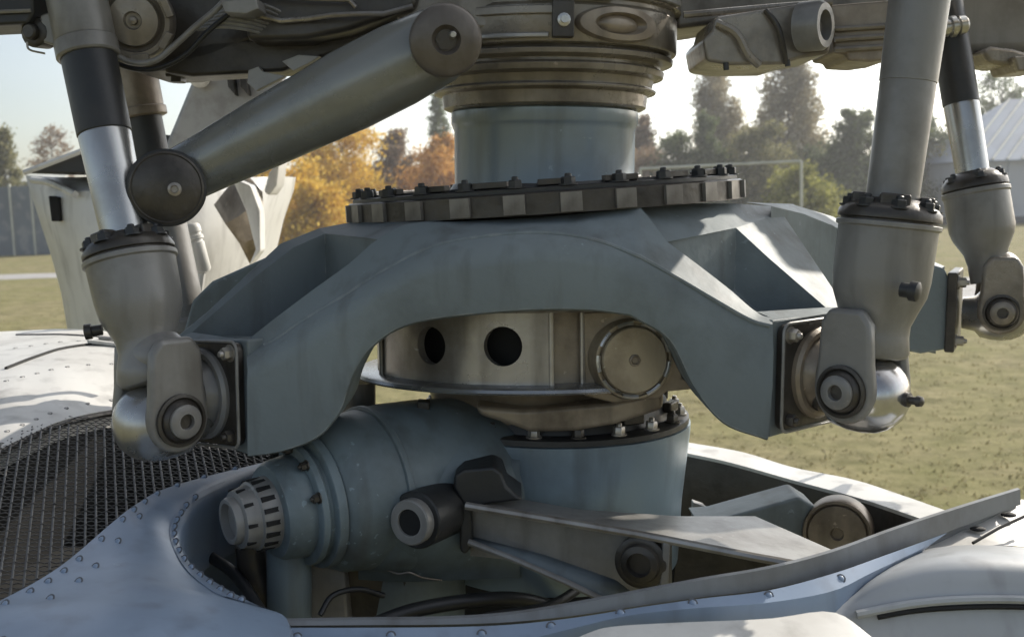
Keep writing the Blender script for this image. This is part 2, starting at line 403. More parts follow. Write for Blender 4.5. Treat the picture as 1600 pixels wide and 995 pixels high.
part('clip', MB().pprism([(440, 96), (466, 86), (500, 88), (480, 100), (458, 111)], 1.545, 1.56), M['plate'], hub, bevel=0.001)
part('clip', MB().pprism([(388, 110), (404, 104), (410, 112), (446, 119), (400, 142), (386, 130)], 1.545, 1.56), M['plate'], hub, bevel=0.001)
for x0, y0, x1, y1 in ((258, 110, 300, 120), (266, 116, 282, 128), (300, 112, 330, 122)):
    part('bracket', MB().pprism([(x0, y0), (x1, y0), (x1, y1), (x0, y1)], 1.6, 1.63), M['dark'], hub, bevel=0.002)
# notched round cap
gc = u(216, 34, 1.50); gd = Vector((0.12, -1, -0.12)).normalized()
b = MB().disc(gc, gd, [(0.0, 0.050), (0.030, 0.050), (0.034, 0.047), (0.034, 0.041), (0.024, 0.039), (0.022, 0.034), (0.034, 0.032), (0.036, 0.012), (0.030, 0.010), (0.030, 0.006), (0.038, 0.005), (0.040, 0.001)], 56)
cap = part('round_cap', b, M['hub'], hub)
for k in range(7):
    a = 2 * math.pi * k / 7 + 0.35; e1, e2, _ = basis(gd); rr = e1 * math.cos(a) + e2 * math.sin(a); tt = gd.cross(rr)
    part('cap_lug', MB().obox(gc + rr * 0.0475 + gd * 0.032, rr, tt, gd, 0.005, 0.012, 0.006), M['hub'], cap, bevel=0.0015)
part('hose', MB().tube(spl([u(*p) for p in ((372, -30, 1.46), (345, 8, 1.455), (302, 45, 1.45), (272, 72, 1.45), (244, 94, 1.45), (214, 99, 1.45), (184, 88, 1.45), (166, 62, 1.45), (160, 30, 1.46), (162, -30, 1.47))], 60), 0.0042, 10), M['rodgrey'], hub)
part('hose', MB().tube(spl([u(*p) for p in ((400, -10, 1.49), (330, 45, 1.48), (292, 84, 1.48), (250, 106, 1.48), (210, 108, 1.48), (176, 94, 1.48), (158, 64, 1.48))], 60), 0.0035, 10), M['black'], hub)
for k in range(8):
    f = k / 7
    part('coil', MB().tube(spl([u(308 + 4 * f + 6 * k, 46 - 5.5 * k, 1.50), u(345 + 4 * k, 42 - 6.2 * k, 1.485), u(385 + 5 * k, 46 - 5 * k, 1.49), u(430 + 4 * k, 58 - 4 * k, 1.52)], 14), 0.0028, 6), M['rodgrey'], hub)
part('bracket', MB().pprism([(345, 2), (400, -4), (404, 14), (384, 22), (350, 20)], 1.44, 1.49), M['rodgrey'], hub, bevel=0.002)
# top left bar
b = MB().pprism([(-60, -30), (50, -30), (53, 20), (44, 38), (-60, 43)], 1.42, 1.5)
part('control_bar', b, M['black'], hub, bevel=0.005)
part('control_bar_trim', MB().tube([u(-60, 21, 1.415), u(48, 17, 1.415)], 0.0025, 6), M['rodgrey'], hub)
# right clutter
part('blade_root', MB().pprism([(1048, -60), (1450, -60), (1440, 8), (1330, 14), (1180, 24), (1100, 40), (1056, 46)], 1.70, 1.86), M['hub'], hub, bevel=0.008)
part('rail', MB().tube([u(1068, 24, 1.60), u(1200, 12, 1.60), u(1300, 4, 1.60)], 0.005, 8), M['hub'], hub)
part('root_bracket', MB().pprism([(1098, 62), (1112, 48), (1118, 26), (1262, 4), (1290, 8), (1302, 50), (1296, 84), (1250, 92), (1222, 101), (1140, 102), (1104, 96)], 1.56, 1.72), M['hub'], hub, bevel=0.005, seg=2)
part('root_rib', MB().tube(spl([u(1120, 36, 1.555), u(1150, 52, 1.55), u(1168, 84, 1.55), u(1186, 102, 1.555)], 12), 0.006, 8), M['hub'], hub)
part('root_rib', MB().tube(spl([u(1196, 16, 1.555), u(1214, 40, 1.55), u(1222, 66, 1.55), u(1228, 100, 1.555)], 12), 0.004, 8), M['dark'], hub)
bd = Vector((0.78, -0.62, 0)); bc = u(1284, 40, 1.54)
b = MB().disc(bc - bd * 0.03, bd, [(0, 0.034), (0.03, 0.034), (0.036, 0.030), (0.036, 0.021), (0.01, 0.019)], 36)
bo = part('root_bushing', b, M['rodgrey'], hub)
part('bushing_bore', MB().disc(bc - bd * 0.024, bd, [(0, 0.0205), (0.012, 0.0205)], 30), M['slot'], bo)
part('root_beam', MB().pprism([(1298, 8), (1398, 0), (1398, 92), (1362, 97), (1325, 95), (1322, 86), (1304, 84)], 1.6, 1.72), M['brown'], hub, bevel=0.004)
for yy in (46, 62, 78):
    part('beam_ridge', MB().tube([u(1304, yy, 1.595), u(1398, yy - 6, 1.595)], 0.004, 8), M['hub'], hub)
part('nipple', MB().tube([u(1230, 94, 1.555), u(1231, 104, 1.555)], 0.004, 8), M['black'], hub)
part('nipple', MB().tube([u(1134, 98, 1.555), u(1135, 110, 1.555)], 0.004, 8), M['black'], hub)
part('rear_grip', MB().pprism([(1440, -60), (1680, -60), (1680, 70), (1600, 82), (1540, 84), (1490, 86), (1476, 60), (1450, 30)], 2.0, 2.12), M['rodgrey'], hub, bevel=0.02, seg=3)
part('grip_boss', MB().pprism([(1534, 80), (1550, 72), (1584, 76), (1612, 84), (1612, 100), (1570, 103), (1545, 98)], 1.96, 2.06), M['hub'], hub, bevel=0.008)
part('grip_boss', MB().pprism([(1584, 88), (1640, 84), (1640, 110), (1592, 112)], 1.94, 2.05), M['hub'], hub, bevel=0.004)
b = MB(); p0, p1 = u(1462, 46, 1.9), u(1512, 38, 1.9)
b.lathe(p0, p1, [(0, 0.016), (0.35, 0.016), (0.36, 0.013), (0.45, 0.013), (0.46, 0.018), (0.6, 0.018), (0.62, 0.012), (0.7, 0.012), (0.72, 0.016), (0.92, 0.015), (1, 0.01)], 20)
part('stud', b, M['bright'], hub)

# ---------------------------------------------------------------- diagonal torque link
tl = thing('torque_link', 'thick grey diagonal tube arm with a round cap at each end', 'link arm', u(262, 292, 1.42))
ya, yb = 1.42, 1.36
A, B = u(290, 272, 1.44), u(706, 60, 1.42)
s_ = 1.42 / F
e1, e2, ax = basis(B - A)
L = (B - A).length
part('arm_tube', MB().lathe(A, B, [(-0.03, 44 * s_), (0.1, 47 * s_), (0.3, 54 * s_), (0.5, 59 * s_), (0.62, 63 * s_), (0.8, 63 * s_), (0.95, 58 * s_), (1.0, 50 * s_)], 48), M['arm'], tl, sharp=60)
cd = Vector((0.22, -0.97, 0.02)).normalized()
c1 = u(262, 294, 1.40)
b = MB().disc(c1, cd, [(-0.05, 0.046), (0.0, 0.047), (0.012, 0.0475), (0.016, 0.046), (0.0175, 0.0435), (0.0165, 0.042), (0.022, 0.034), (0.026, 0.020), (0.027, 0.0)], 56)
c_ = part('end_cap', b, M['dark'], tl, 'dark domed cap at the lower end of the arm')
part('cap_ring', MB().disc(c1 + cd * 0.0215, cd, [(0, 0.0455), (0.0, 0.0455)], 4) if False else MB().tube([c1 + cd * 0.014 + (basis(cd)[0] * math.cos(a * math.pi / 28) + basis(cd)[1] * math.sin(a * math.pi / 28)) * 0.0468 for a in range(57)], 0.0022, 8), M['black'], c_)
part('cap_bolt', MB().disc(c1 + cd * 0.023 + Vector((0.011, 0, -0.002)), cd, [(0, 0.0085), (0.006, 0.0085), (0.007, 0.005), (0.004, 0.004)], 16), M['steel'], c_)
c2 = u(696, 64, 1.37); cd2 = Vector((0.12, -0.99, -0.08)).normalized()
b = MB().disc(c2, cd2, [(-0.07, 0.044), (0.0, 0.0445), (0.008, 0.0445), (0.012, 0.043), (0.014, 0.040), (0.018, 0.033), (0.020, 0.018), (0.016, 0.016), (0.012, 0.013), (0.012, 0.0)], 56)
c_ = part('end_cap', b, M['cap'], tl, 'brown round cap at the hub end of the arm')
part('cap_bolt', MB().disc(c2 + cd2 * 0.012 + Vector((0.008, 0, 0.006)), cd2, [(0, 0.005), (0.010, 0.0045), (0.012, 0.003)], 12), M['bright'], c_)
part('cap_plate', MB().disc(c2 + cd2 * 0.010, cd2, [(0, 0.014), (0.004, 0.013)], 6), M['dark'], c_)

# ---------------------------------------------------------------- arched spider
sp = thing('swashplate_spider', 'grey blue arched bracket with hollow arms carrying the dark bolted ring', 'swashplate bracket', Vector((AX.x, AX.y, zc(420))))
rows = [  # C0 rim, C1 shoulder top, C2 shoulder foot, C3 arch soffit
 ((387,531),(387,549),(387,578),(387,712)), ((430,497),(428,530),(446,550),(440,704)), ((490,452),(478,496),(500,517),(496,682)),
 ((545,412),(540,459),(560,478),(532,640)), ((590,374),(605,418),(610,447),(549,590)), ((640,350),(680,382),(680,418),(582,540)),
 ((720,346),(760,367),(755,409),(650,503)), ((850,339),(850,362),(855,401),(800,485)), ((960,328),(930,373),(940,410),(915,483)),
 ((1000,324),(1000,399),(1000,437),(985,491))]
rows2 = [((1043,378),(1000,399),(1000,437),(985,491)), ((1095,417),(1062,434),(1060,475),(1046,530)), ((1140,452),(1120,468),(1115,528),(1085,604)),
 ((1182,487),(1172,497),(1165,572),(1132,660)), ((1207,497),(1207,507),(1207,592),(1200,686))]
yc0 = [1.374,1.380,1.39,1.40,1.41,1.425,1.43,1.43,1.43,1.425]; yc02 = [1.395,1.388,1.38,1.372,1.366]
def arch(rws, y0s, n, y1):
    C = []
    for j in range(4):
        ys = y0s if j == 0 else (y1 if j == 1 else [(0, 1.336, 1.344)[j - 1]] * len(rws))
        C.append([u(p[0], p[1], p[2]) for p in spl([(r[j][0], r[j][1], y) for r, y in zip(rws, ys)], n)])
    mid = []
    for a, bb in zip(C[2], C[3]): mid.append(a.lerp(bb, 0.12) + Vector((0, -0.003, 0)))
    sm = []
    for a, bb in zip(C[1], C[2]): sm.append(a.lerp(bb, 0.55) + Vector((0, -0.005, 0.003)))
    soff = [Vector((p.x, p.y + 0.008, p.z - 0.003)) for p in C[3]]
    back = [Vector((p.x, 1.47, p.z - 0.003)) for p in C[3]]
    return C, [C[1], sm, C[2], mid, C[3], soff, back]
C_l, g1 = arch(rows, yc0, 54, [1.366] * 7 + [1.362, 1.354, 1.345])
C_r, g2 = arch(rows2, yc02, 28, [1.345] * 5)
part('arch_rim', MB().tube([p + Vector((0, -0.001, -0.002)) for p in C_l[1][4:]] + [p + Vector((0, -0.001, -0.002)) for p in C_r[1][1:-1]], 0.0032, 8), M['paint'], sp)
b = MB().grid([a + c[1:] for a, c in zip(g1, g2)]); 
arch_o = part('arch', b, M['paint'], sp, sharp=50)
b = MB().grid([C_l[0], C_l[1]]); b.grid([C_r[0], C_r[1]])
b.quad(C_l[0][-1], C_l[1][-1], C_r[0][0])
part('arch_shoulder', b, M['paint'], sp, sharp=30)
dn = Vector((0, 0, -0.085))
def pocket(Fr, Br, wall, name, hub_last):
    """open channel: front rim points Fr, far rim points Br (same count); walls drop to a floor"""
    b = MB()
    Fi = [p + Vector((0, 0.006, 0)) for p in Fr]
    m_ = len(Fr) - 1; dep = [1.0] * (m_ + 1)
    Ff = [p + dn * q for p, q in zip(Fi, dep)]; Bf = [p + dn * q for p, q in zip(Br, dep)]
    b.grid([Fr, Fi]); b.grid([Fi, Ff]); b.grid([Ff, Bf]); b.grid([Bf, Br])
    b.quad(Fi[0], Ff[0], Bf[0], Br[0]); b.quad(Fi[-1], Br[-1], Bf[-1], Ff[-1])
    part(name, b, M['paint'], sp, sharp=35)
    top = Br; out = wall
    low = [p + Vector((0, 0.0, -0.13)) for p in out]
    b = MB().grid([top, out]); b.grid([out, low])
    part('arm_wall', b, M['paint'], sp, sharp=30)
n_ = 10
def lin(pts, n): 
    P = [Vector(p) for p in pts]; out = []
    for k in range(n + 1):
        s = min(k / n * (len(P) - 1), len(P) - 1 - 1e-6); i = int(s); out.append(P[i].lerp(P[i + 1], s - i))
    return out
FL = [u(*p) for p in lin([(387,531,1.374),(430,497,1.380),(490,452,1.39),(545,412,1.40),(590,374,1.41)], 16)]
BL = [u(*p) for p in lin([(300,519,1.464),(345,480,1.47),(400,432,1.49),(458,387,1.52),(508,365,1.54)], 16)]
WL = [u(*p) for p in lin([(272,529,1.475),(322,489,1.48),(385,430,1.51),(438,381,1.545),(498,357,1.57)], 16)]
pocket(FL, BL, WL, 'arm_pocket', True)
FR = [u(*p) for p in lin([(1043,378,1.395),(1095,417,1.388),(1140,452,1.38),(1182,487,1.372)], 12)]
BR = [u(*p) for p in lin([(1150,356,1.50),(1200,402,1.49),(1245,441,1.47),(1290,480,1.455)], 12)]
WR = [u(*p) for p in lin([(1222,333,1.64),(1256,384,1.58),(1290,434,1.53),(1320,480,1.48)], 12)]
pocket(FR, BR, WR, 'arm_pocket', False)
# decks between the ring and the pockets, corner tops over the end plates
b = MB()
b.quad(u(590,374,1.41), u(640,350,1.425), u(760,338,1.45), u(575,345,1.56), u(508,365,1.54))
b.quad(u(508,365,1.54), u(575,345,1.56), u(560,345,1.62), u(498,357,1.57))
part('deck', b, M['paint'], sp, sharp=25)
b = MB()
b.quad(u(1000,324,1.425), u(1043,378,1.395), u(1150,356,1.50), u(1148,318,1.58), u(1000,318,1.48))
b.quad(u(1150,356,1.50), u(1222,333,1.64), u(1205,322,1.70), u(1148,318,1.58))
part('deck', b, M['paint'], sp, sharp=25)
b = MB()
b.quad(u(1222,333,1.64), u(1205,322,1.70), u(1165,316,1.80), u(1240,319,1.80), u(1257,335,1.685))
part('deck', b, M['paint'], sp, sharp=25)
b = MB()
b.quad(u(387,531,1.372), u(300,519,1.464), u(272,529,1.475), u(274,533,1.464), u(387,536,1.352))
part('arm_rim', b, M['paint'], sp, sharp=25)
b = MB()
b.quad(u(1182,487,1.372), u(1207,497,1.366), u(1207,504,1.352), u(1328,484,1.455), u(1320,480,1.475), u(1290,480,1.455))
part('arm_rim', b, M['paint'], sp, sharp=25)
# end plates
NL = Vector((-0.67, -0.74, 0)).normalized(); NR = Vector((0.67, -0.74, 0)).normalized()
Z = Vector((0, 0, 1))
def end_plate(near, far, bot, N, left):
    a, c = u(*near), u(*far); zb = u(near[0], bot, near[2]).z
    a2, c2 = Vector((a.x, a.y, zb)), Vector((c.x, c.y, zb + 0.006))
    back = [p - N * 0.05 for p in (a, c, c2, a2)]
    b = MB().prism([a, c, c2, a2], back)
    pl = part('arm_end', b, M['paint'], sp, bevel=0.003)
    T = (c - a).normalized(); cen = (a + c + a2 + c2) / 4; hw = (c - a).length / 2; hh = (a.z - zb) / 2
    def rr(hw, hh, r, off):
        out = []
        for sx, sz, q in ((1, 1, 0), (-1, 1, 1), (-1, -1, 2), (1, -1, 3)):
            for k in range(5):
                an = math.pi / 2 * (q + k / 4)
                out.append(cen + T * (sx * (hw - r) + r * math.cos(an)) + Z * (sz * (hh - r) + r * math.sin(an)) + N * off)
        return out
    part('mount_plate', MB().prism(rr(hw - 0.008, hh - 0.008, 0.012, 0.012), rr(hw - 0.008, hh - 0.008, 0.012, 0.001)), M['dark'], sp, bevel=0.002)
    part('plate_rim', MB().tube(rr(hw - 0.006, hh - 0.006, 0.012, 0.013) + [rr(hw - 0.006, hh - 0.006, 0.012, 0.013)[0]], 0.0022, 6), M['rodgrey'], sp)
    for sx in (-1, 1):
        for sz in (-1, 1):
            p = cen + T * sx * (hw - 0.022) + Z * sz * (hh - 0.021) + N * 0.010
            inst('bolt', NUTB if sz > 0 else NUT, sp, p, frame(N))
    sg = MB().disc(cen + N * 0.010, N, [(0, 0.060), (0.006, 0.060), (0.010, 0.056), (0.010, 0.050), (0.006, 0.047), (0.012, 0.043), (0.022, 0.040), (0.026, 0.034), (0.045, 0.032)], 48)
    part('trunnion', sg, M['brown'] if not left else M['rodgrey'], sp)
    return cen
cenL = end_plate((387, 531, 1.352), (272, 530, 1.464), 712, NL, True)
cenR = end_plate((1207, 500, 1.352), (1328, 484, 1.462), 684, NR, False)
# rear right arm
b = MB()
rr1 = [u(*p) for p in ((1205,322,1.60),(1255,334,1.68),(1300,352,1.74),(1390,398,1.84),(1468,420,1.90))]
rr2 = [u(*p) for p in ((1212,321,1.72),(1240,320,1.80),(1300,338,1.86),(1400,384,1.98),(1476,416,2.05))]
b.grid([rr1, rr2]); b.grid([[p + Vector((0, 0, -0.15)) for p in rr1], rr1]); b.grid([rr2, [p + Vector((0, 0, -0.15)) for p in rr2]])
part('rear_arm', b, M['paint'], sp, sharp=25)
b = MB().pprism([(1375,412),(1440,408),(1478,420),(1486,440),(1486,545),(1440,553),(1375,540)], 1.84, 2.0)
part('rear_arm_end', b, M['paint'], sp, bevel=0.006)
cenB = u(1487, 482, 1.90); NB = Vector((0.9, -0.44, 0)).normalized()
b = MB().obox(cenB + NB * 0.004, NB, Vector((NB.y, -NB.x, 0)), Z, 0.008, 0.075, 0.068)
part('mount_plate', b, M['dark'], sp, bevel=0.003)
for sz in (-1, 1):
    inst('bolt', NUTB, sp, cenB + NB * 0.012 + Vector((-NB.y, NB.x, 0)) * -0.05 + Z * sz * 0.05, frame(NB))
# rear left arm, mostly hidden
b = MB().pprism([(300,470),(330,440),(420,400),(520,372),(520,430),(330,540),(280,540)], 1.72, 1.86)
part('rear_arm', b, M['paint'], sp, bevel=0.006)
# core below the ring
part('core', vl(MB(), [(zc(345), 0.295), (zc(352), 0.29), (zc(420), 0.27), (zc(472), 0.235), (zc(474), 0.16)]), M['dark'], sp)

# tilted clamping ring with lugs
T = Matrix.Rotation(rad(-3.7), 4, 'Y')       # right side up
RC = Vector((AX.x, AX.y, u(850, 312, 1.395).z))
T = Matrix.Translation(RC) @ T
def rt(p): return T @ p
b = MB().lathe(rt(Vector((0, 0, 0))), rt(Vector((0, 0, 1))), [(-0.018, 0.290), (-0.018, 0.301), (0.009, 0.301), (0.011, 0.298), (0.011, 0.262), (0.004, 0.255), (0.004, 0.15)], 96)
ring = part('clamp_ring', b, M['dark'], sp)
part('cover_ring', MB().lathe(rt(Vector((0, 0, 0))), rt(Vector((0, 0, 1))), [(0.0112, 0.262), (0.0112, 0.294), (0.016, 0.294), (0.0175, 0.291), (0.0175, 0.275), (0.021, 0.272), (0.021, 0.262)], 96), M['black'], ring)
lugb = MB().obox(Vector((0, 0, 0)), Vector((1, 0, 0)), Vector((0, 1, 0)), Z, 0.0140, 0.0055, 0.0125)
lug_me = lugb.mesh('ring_lug'); lug_me.materials.append(M['lug'])
rib_me = MB().obox(Vector((0, 0, 0)), Vector((1, 0, 0)), Vector((0, 1, 0)), Z, 0.018, 0.010, 0.005).mesh('lug_foot'); rib_me.materials.append(M['paint'])
for k in range(26):
    a = 2 * math.pi * (k + 0.35) / 26
    R3 = T.to_3x3() @ Matrix.Rotation(a, 3, 'Z')
    p = T @ Vector((0.3005 * math.sin(a), -0.3005 * math.cos(a), -0.004))
    o = inst('ring_lug', lug_me, ring, p, R3)
    p = T @ Vector((0.285 * math.sin(a), -0.285 * math.cos(a), 0.0172))
    inst('ring_nut', NUTS, ring, p, T.to_3x3() @ Matrix.Rotation(a + random.random(), 3, 'Z'))
    p = T @ Vector((0.270 * math.sin(a + 0.11), -0.270 * math.cos(a + 0.11), 0.006))
    if k % 2: inst('ring_nut', NUT, ring, p, T.to_3x3() @ Matrix.Rotation(a, 3, 'Z'))
for k in range(20):                 # locking tabs and wire around the ring
    a = 2 * math.pi * (k + 0.1) / 20 
    p = T @ Vector((0.276 * math.sin(a), -0.276 * math.cos(a), 0.023)); R3 = T.to_3x3() @ Matrix.Rotation(a, 3, 'Z')
    part('lock_tab', MB().obox(p, R3 @ Vector((1, 0, 0)), R3 @ Vector((0, 1, 0)), R3 @ Z, 0.024, 0.006, 0.004), M['dark'], ring, bevel=0.001)

# ---------------------------------------------------------------- pitch links
def pitch_link(label, axis, segs, y0, y1, c, N, rs, lens=True, detail=True, white=False, bolts=8):
    """axis: pixel ends ; segs: parts along it with profile in (py, radius px)"""
    (xa, pa), (xb, pb) = axis
    P0, P1 = u(xa, pa, y0), u(xb, pb, y1)
    t = thing('pitch_link', label, 'pitch link', c, 'pitch links standing round the mast')
    e1, e2, ax = basis(P1 - P0); L = (P1 - P0).length; s = (y0 + y1) / 2 / F
    def fr(py): return (py - pa) / (pb - pa)
    for nm, m, prof, lab in segs:
        part(nm, MB().lathe(P0, P1, [(fr(py), r * s) for py, r in prof], 48), M[m], t, lab, bevel=0.0008 if detail else 0)
    pp = lambda py, r, a: P0 + ax * (L * fr(py)) + (e1 * math.cos(a) + e2 * math.sin(a)) * r * s
    return t, pp, ax, s, e1, e2
def joint(t, c, N, Tt, m, r, dome=True, scale=1.0, nip=True, up=None):
    """forked end: cheeks on +-Tt hold a block that runs along N and ends in a dome"""
    k = scale
    up = up or Z
    for sgn in (1, -1):
        o = c + Tt * sgn * 0.036 * k
        # cheek: rounded plate with its arm going up to the neck
        f = []
        for i in range(17):
            a = math.pi + math.pi * i / 16
            f.append((math.cos(a) * 0.041 * k, math.sin(a) * 0.041 * k))
        f += [(0.0405 * k, 0.010 * k), (0.037 * k, 0.035 * k), (0.036 * k, 0.060 * k), (0.034 * k, 0.085 * k), (0.022 * k, 0.102 * k), (-0.022 * k, 0.102 * k), (-0.034 * k, 0.085 * k), (-0.036 * k, 0.060 * k), (-0.037 * k, 0.035 * k), (-0.0405 * k, 0.010 * k)]
        front = [o + N * x + up * z + Tt * sgn * 0.013 * k for x, z in f]; back = [o + N * x + up * z - Tt * sgn * 0.004 * k for x, z in f]
        ch = part('fork_cheek', MB().prism(front, back), M[m], t, bevel=0.007 * k, seg=4)
        if sgn > 0:
            pc = o + Tt * 0.013 * k
            part('pin_seat', MB().disc(pc, Tt, [(0, 0.033 * k), (0.004 * k, 0.033 * k), (0.005 * k, 0.029 * k), (0.002 * k, 0.027 * k), (0.008 * k, 0.024 * k), (0.010 * k, 0.022 * k)], 36), M['dark'], ch)
            part('pin', MB().disc(pc, Tt, [(0, 0.021 * k), (0.014 * k, 0.021 * k), (0.016 * k, 0.018 * k), (0.016 * k, 0.010 * k), (0.006 * k, 0.009 * k)], 30), M[m], ch)
            part('pin_bore', MB().disc(pc, Tt, [(0, 0.0098 * k), (0.0085 * k, 0.0098 * k)], 20), M['slot'], ch)
    # rounded crown of the fork
    cw_ = MB(); cw_.ball(Vector((0, 0, 0)), 1.0, 28, 18)
    cw_.v = [c + up * 0.075 * k + (N * (v.x * 0.038) + Tt * (v.y * 0.044) + up * (v.z * (0.030 if v.z < 0 else 0.036))) * k for v in cw_.v]
    part('fork_crown', cw_, M[m], t, sharp=80)
    prof = [(-0.062, 0.030), (-0.04, 0.034), (-0.03, 0.045), (-0.01, 0.049), (0.008, 0.0495), (0.025, 0.047), (0.038, 0.041), (0.048, 0.032), (0.055, 0.020), (0.058, 0.008), (0.0585, 0.0)]
    part('bearing_block', MB().disc(c - Z * 0.008 * k, N, [(a * k, b_ * k * r) for a, b_ in prof], 48), M['ball'] if dome == 'blue' else M['polished'], t, sharp=50)
    if nip:
        part('grease_nipple', MB().disc(c - Z * 0.008 * k + N * 0.055 * k, N, [(0, 0.009 * k), (0.008 * k, 0.009 * k), (0.009 * k, 0.005 * k), (0.017 * k, 0.005 * k), (0.018 * k, 0.007 * k), (0.024 * k, 0.006 * k), (0.026 * k, 0.003 * k)], 14), M['dark'], t)
def cup_bolts(t, pp, ax, py, r, n, me, a0=0.0):
    for k in range(n):
        a = 2 * math.pi * k / n + a0
        inst('lid_bolt', me, t, pp(py, r, a), frame(-ax))
TL = Vector((0.74, -0.67, 0)).normalized(); TR = Vector((-0.74, -0.67, 0)).normalized()
cL = cenL + NL * 0.075; cR = cenR + NR * 0.075
cL.z = u(262, 648, cL.y).z; cR.z = u(1330, 604, cR.y).z
pxL = proj(cL); pxR = proj(cR)
t, pp, ax, s, e1, e2 = pitch_link('front left grey rod with clamped sleeve and black band, beside the arched bracket', ((106, -70), (pxL[0] - 8, 590)), [
    ('sleeve', 'rodgrey', [(-70, 46), (66, 46), (70, 44)], None),
    ('clamp', 'rodgrey', [(68, 44), (70, 48), (92, 48), (95, 45)], None),
    ('upper_tube', 'black', [(92, 42), (214, 41), (216, 39)], 'black upper tube'),
    ('lower_tube', 'polished', [(214, 39), (218, 40), (360, 36), (392, 36)], None),
    ('lid', 'dark', [(372, 42), (378, 48), (384, 62), (390, 66), (396, 69), (402, 69), (403, 65), (408, 65)], None),
    ('cup', 'rodgrey', [(406, 66), (407, 71), (414, 71), (416, 67), (470, 65), (492, 62), (512, 53), (530, 46), (548, 45), (570, 52), (588, 55), (597, 50), (600, 40)], None)],
    1.46, cL.y, cL, NL, None)
cup_bolts(t, pp, ax, 387, 54, 8, NUTS, 0.3)
for k in range(4):
    a = math.pi / 2 * k + 0.5
    part('lid_lug', MB().obox(pp(380, 44, a), (e1 * math.cos(a) + e2 * math.sin(a)), (e2 * math.cos(a) - e1 * math.sin(a)), ax, 0.009, 0.014, 0.010), M['dark'], t, bevel=0.003)
part('side_bolt', MB().disc(u(160, 515, 1.36), Vector((-1, -0.25, -0.12)), [(0, 0.007), (0.012, 0.007), (0.013, 0.010), (0.021, 0.010), (0.022, 0.006)], 10), M['dark'], t)
part('clamp_bolt', MB().disc(u(58, 52, 1.44), Vector((-0.25, -1, 0)), [(-0.02, 0.018), (0, 0.019), (0.006, 0.019), (0.008, 0.016), (0.008, 0.010), (0.016, 0.010), (0.018, 0.008)], 18), M['dark'], t)
part('clamp_ear', MB().pprism([(62, 24), (84, 16), (88, 72), (64, 66)], 1.43, 1.47), M['rodgrey'], t, bevel=0.003)
part('safety_wire', MB().tube(spl([u(42, 66, 1.42), u(46, 78, 1.42), u(70, 84, 1.42)], 8), 0.0015, 6), M['steel'], t)
joint(t, cL, NL, TL, 'rodgrey', 1.0, nip=False)

t, pp, ax, s, e1, e2 = pitch_link('front right rod, largest of all, grey with black lid ring on its cup', ((1446, -70), (pxR[0] + 12, 560)), [
    ('upper_tube', 'rodgrey', [(-70, 46), (0, 45), (124, 43)], 'darker upper tube'),
    ('lower_tube', 'rodgrey', [(122, 41.5), (128, 42), (300, 40), (325, 40)], None),
    ('lid', 'dark', [(306, 46), (312, 56), (318, 70), (326, 77), (334, 78), (338, 78), (339, 73), (344, 73)], None),
    ('cup', 'rodgrey', [(342, 74), (343, 79), (350, 79), (352, 75), (430, 74), (455, 71), (480, 61), (502, 53), (520, 53), (545, 57), (553, 53), (556, 44)], None)],
    1.36, cR.y, cR, NR, None)
cup_bolts(t, pp, ax, 322, 62, 8, NUTS, 0.15)
for k in range(4):
    a = math.pi / 2 * k + 0.25
    part('lid_lug', MB().obox(pp(312, 50, a), (e1 * math.cos(a) + e2 * math.sin(a)), (e2 * math.cos(a) - e1 * math.sin(a)), ax, 0.009, 0.018, 0.010), M['dark'], t, bevel=0.003)
part('side_bolt', MB().disc(u(1408, 452, 1.275), Vector((0.75, -0.6, -0.1)), [(0, 0.009), (0.010, 0.009), (0.011, 0.012), (0.020, 0.012), (0.022, 0.008)], 10), M['black'], t)
joint(t, cR, NR, TR, 'rodgrey', 1.0, dome='blue')

cB = cenB + NB * 0.075; cB.z = u(1525, 484, cB.y).z
t, pp, ax, s, e1, e2 = pitch_link('rear right pitch link, slimmer grey rod beyond the front right one, beside the hangar', ((1468, -40), (proj(cB)[0] - 12, 440)), [
    ('upper_tube', 'black', [(-40, 27), (40, 27), (164, 27)], 'dark upper tube'),
    ('lower_tube', 'polished', [(163, 25.5), (167, 26), (292, 24)], None),
    ('lid', 'dark', [(270, 28), (276, 40), (286, 48), (296, 49), (297, 46), (300, 46)], None),
    ('cup', 'rodgrey', [(298, 47), (299, 50), (305, 50), (307, 48), (358, 48), (372, 44), (395, 32), (412, 29), (440, 29)], None)],
    1.95, cB.y, cB, NB, None)
cup_bolts(t, pp, ax, 284, 38, 6, NUTS, 0.2)
part('side_bolt', MB().disc(u(1536, 364, 1.86), Vector((1, -0.3, -0.1)), [(0, 0.006), (0.014, 0.006), (0.016, 0.003)], 10), M['dark'], t)
joint(t, cB, NB, Vector((-0.30, -0.95, 0)).normalized(), 'hub', 1.0, scale=0.92)

cA = u(292, 560, 1.80)
t, pp, ax, s, e1, e2 = pitch_link('rear left pitch link, half hidden behind the domed cap of the diagonal arm', ((196, 40), (300, 560)), [
    ('sleeve', 'brown', [(40, 34), (166, 33)], 'brown upper sleeve'),
    ('clamp', 'brown', [(164, 32), (166, 36), (178, 36), (180, 31)], None),
    ('upper_tube', 'black', [(178, 27), (262, 27)], 'black tube'),
    ('cup', 'rodgrey', [(262, 30), (300, 32), (470, 34), (492, 36), (496, 44), (512, 44), (514, 34), (560, 34)], None)],
    1.80, 1.80, cA, NL, None)
part('clamp_knob', MB().ball(u(184, 157, 1.78), 0.012, sq=(1.4, 1, 0.8)), M['black'], t)
for k in range(4):
    inst('lid_bolt', NUTS, t, pp(496, 40, k * 1.57 + 0.4), frame(-ax))

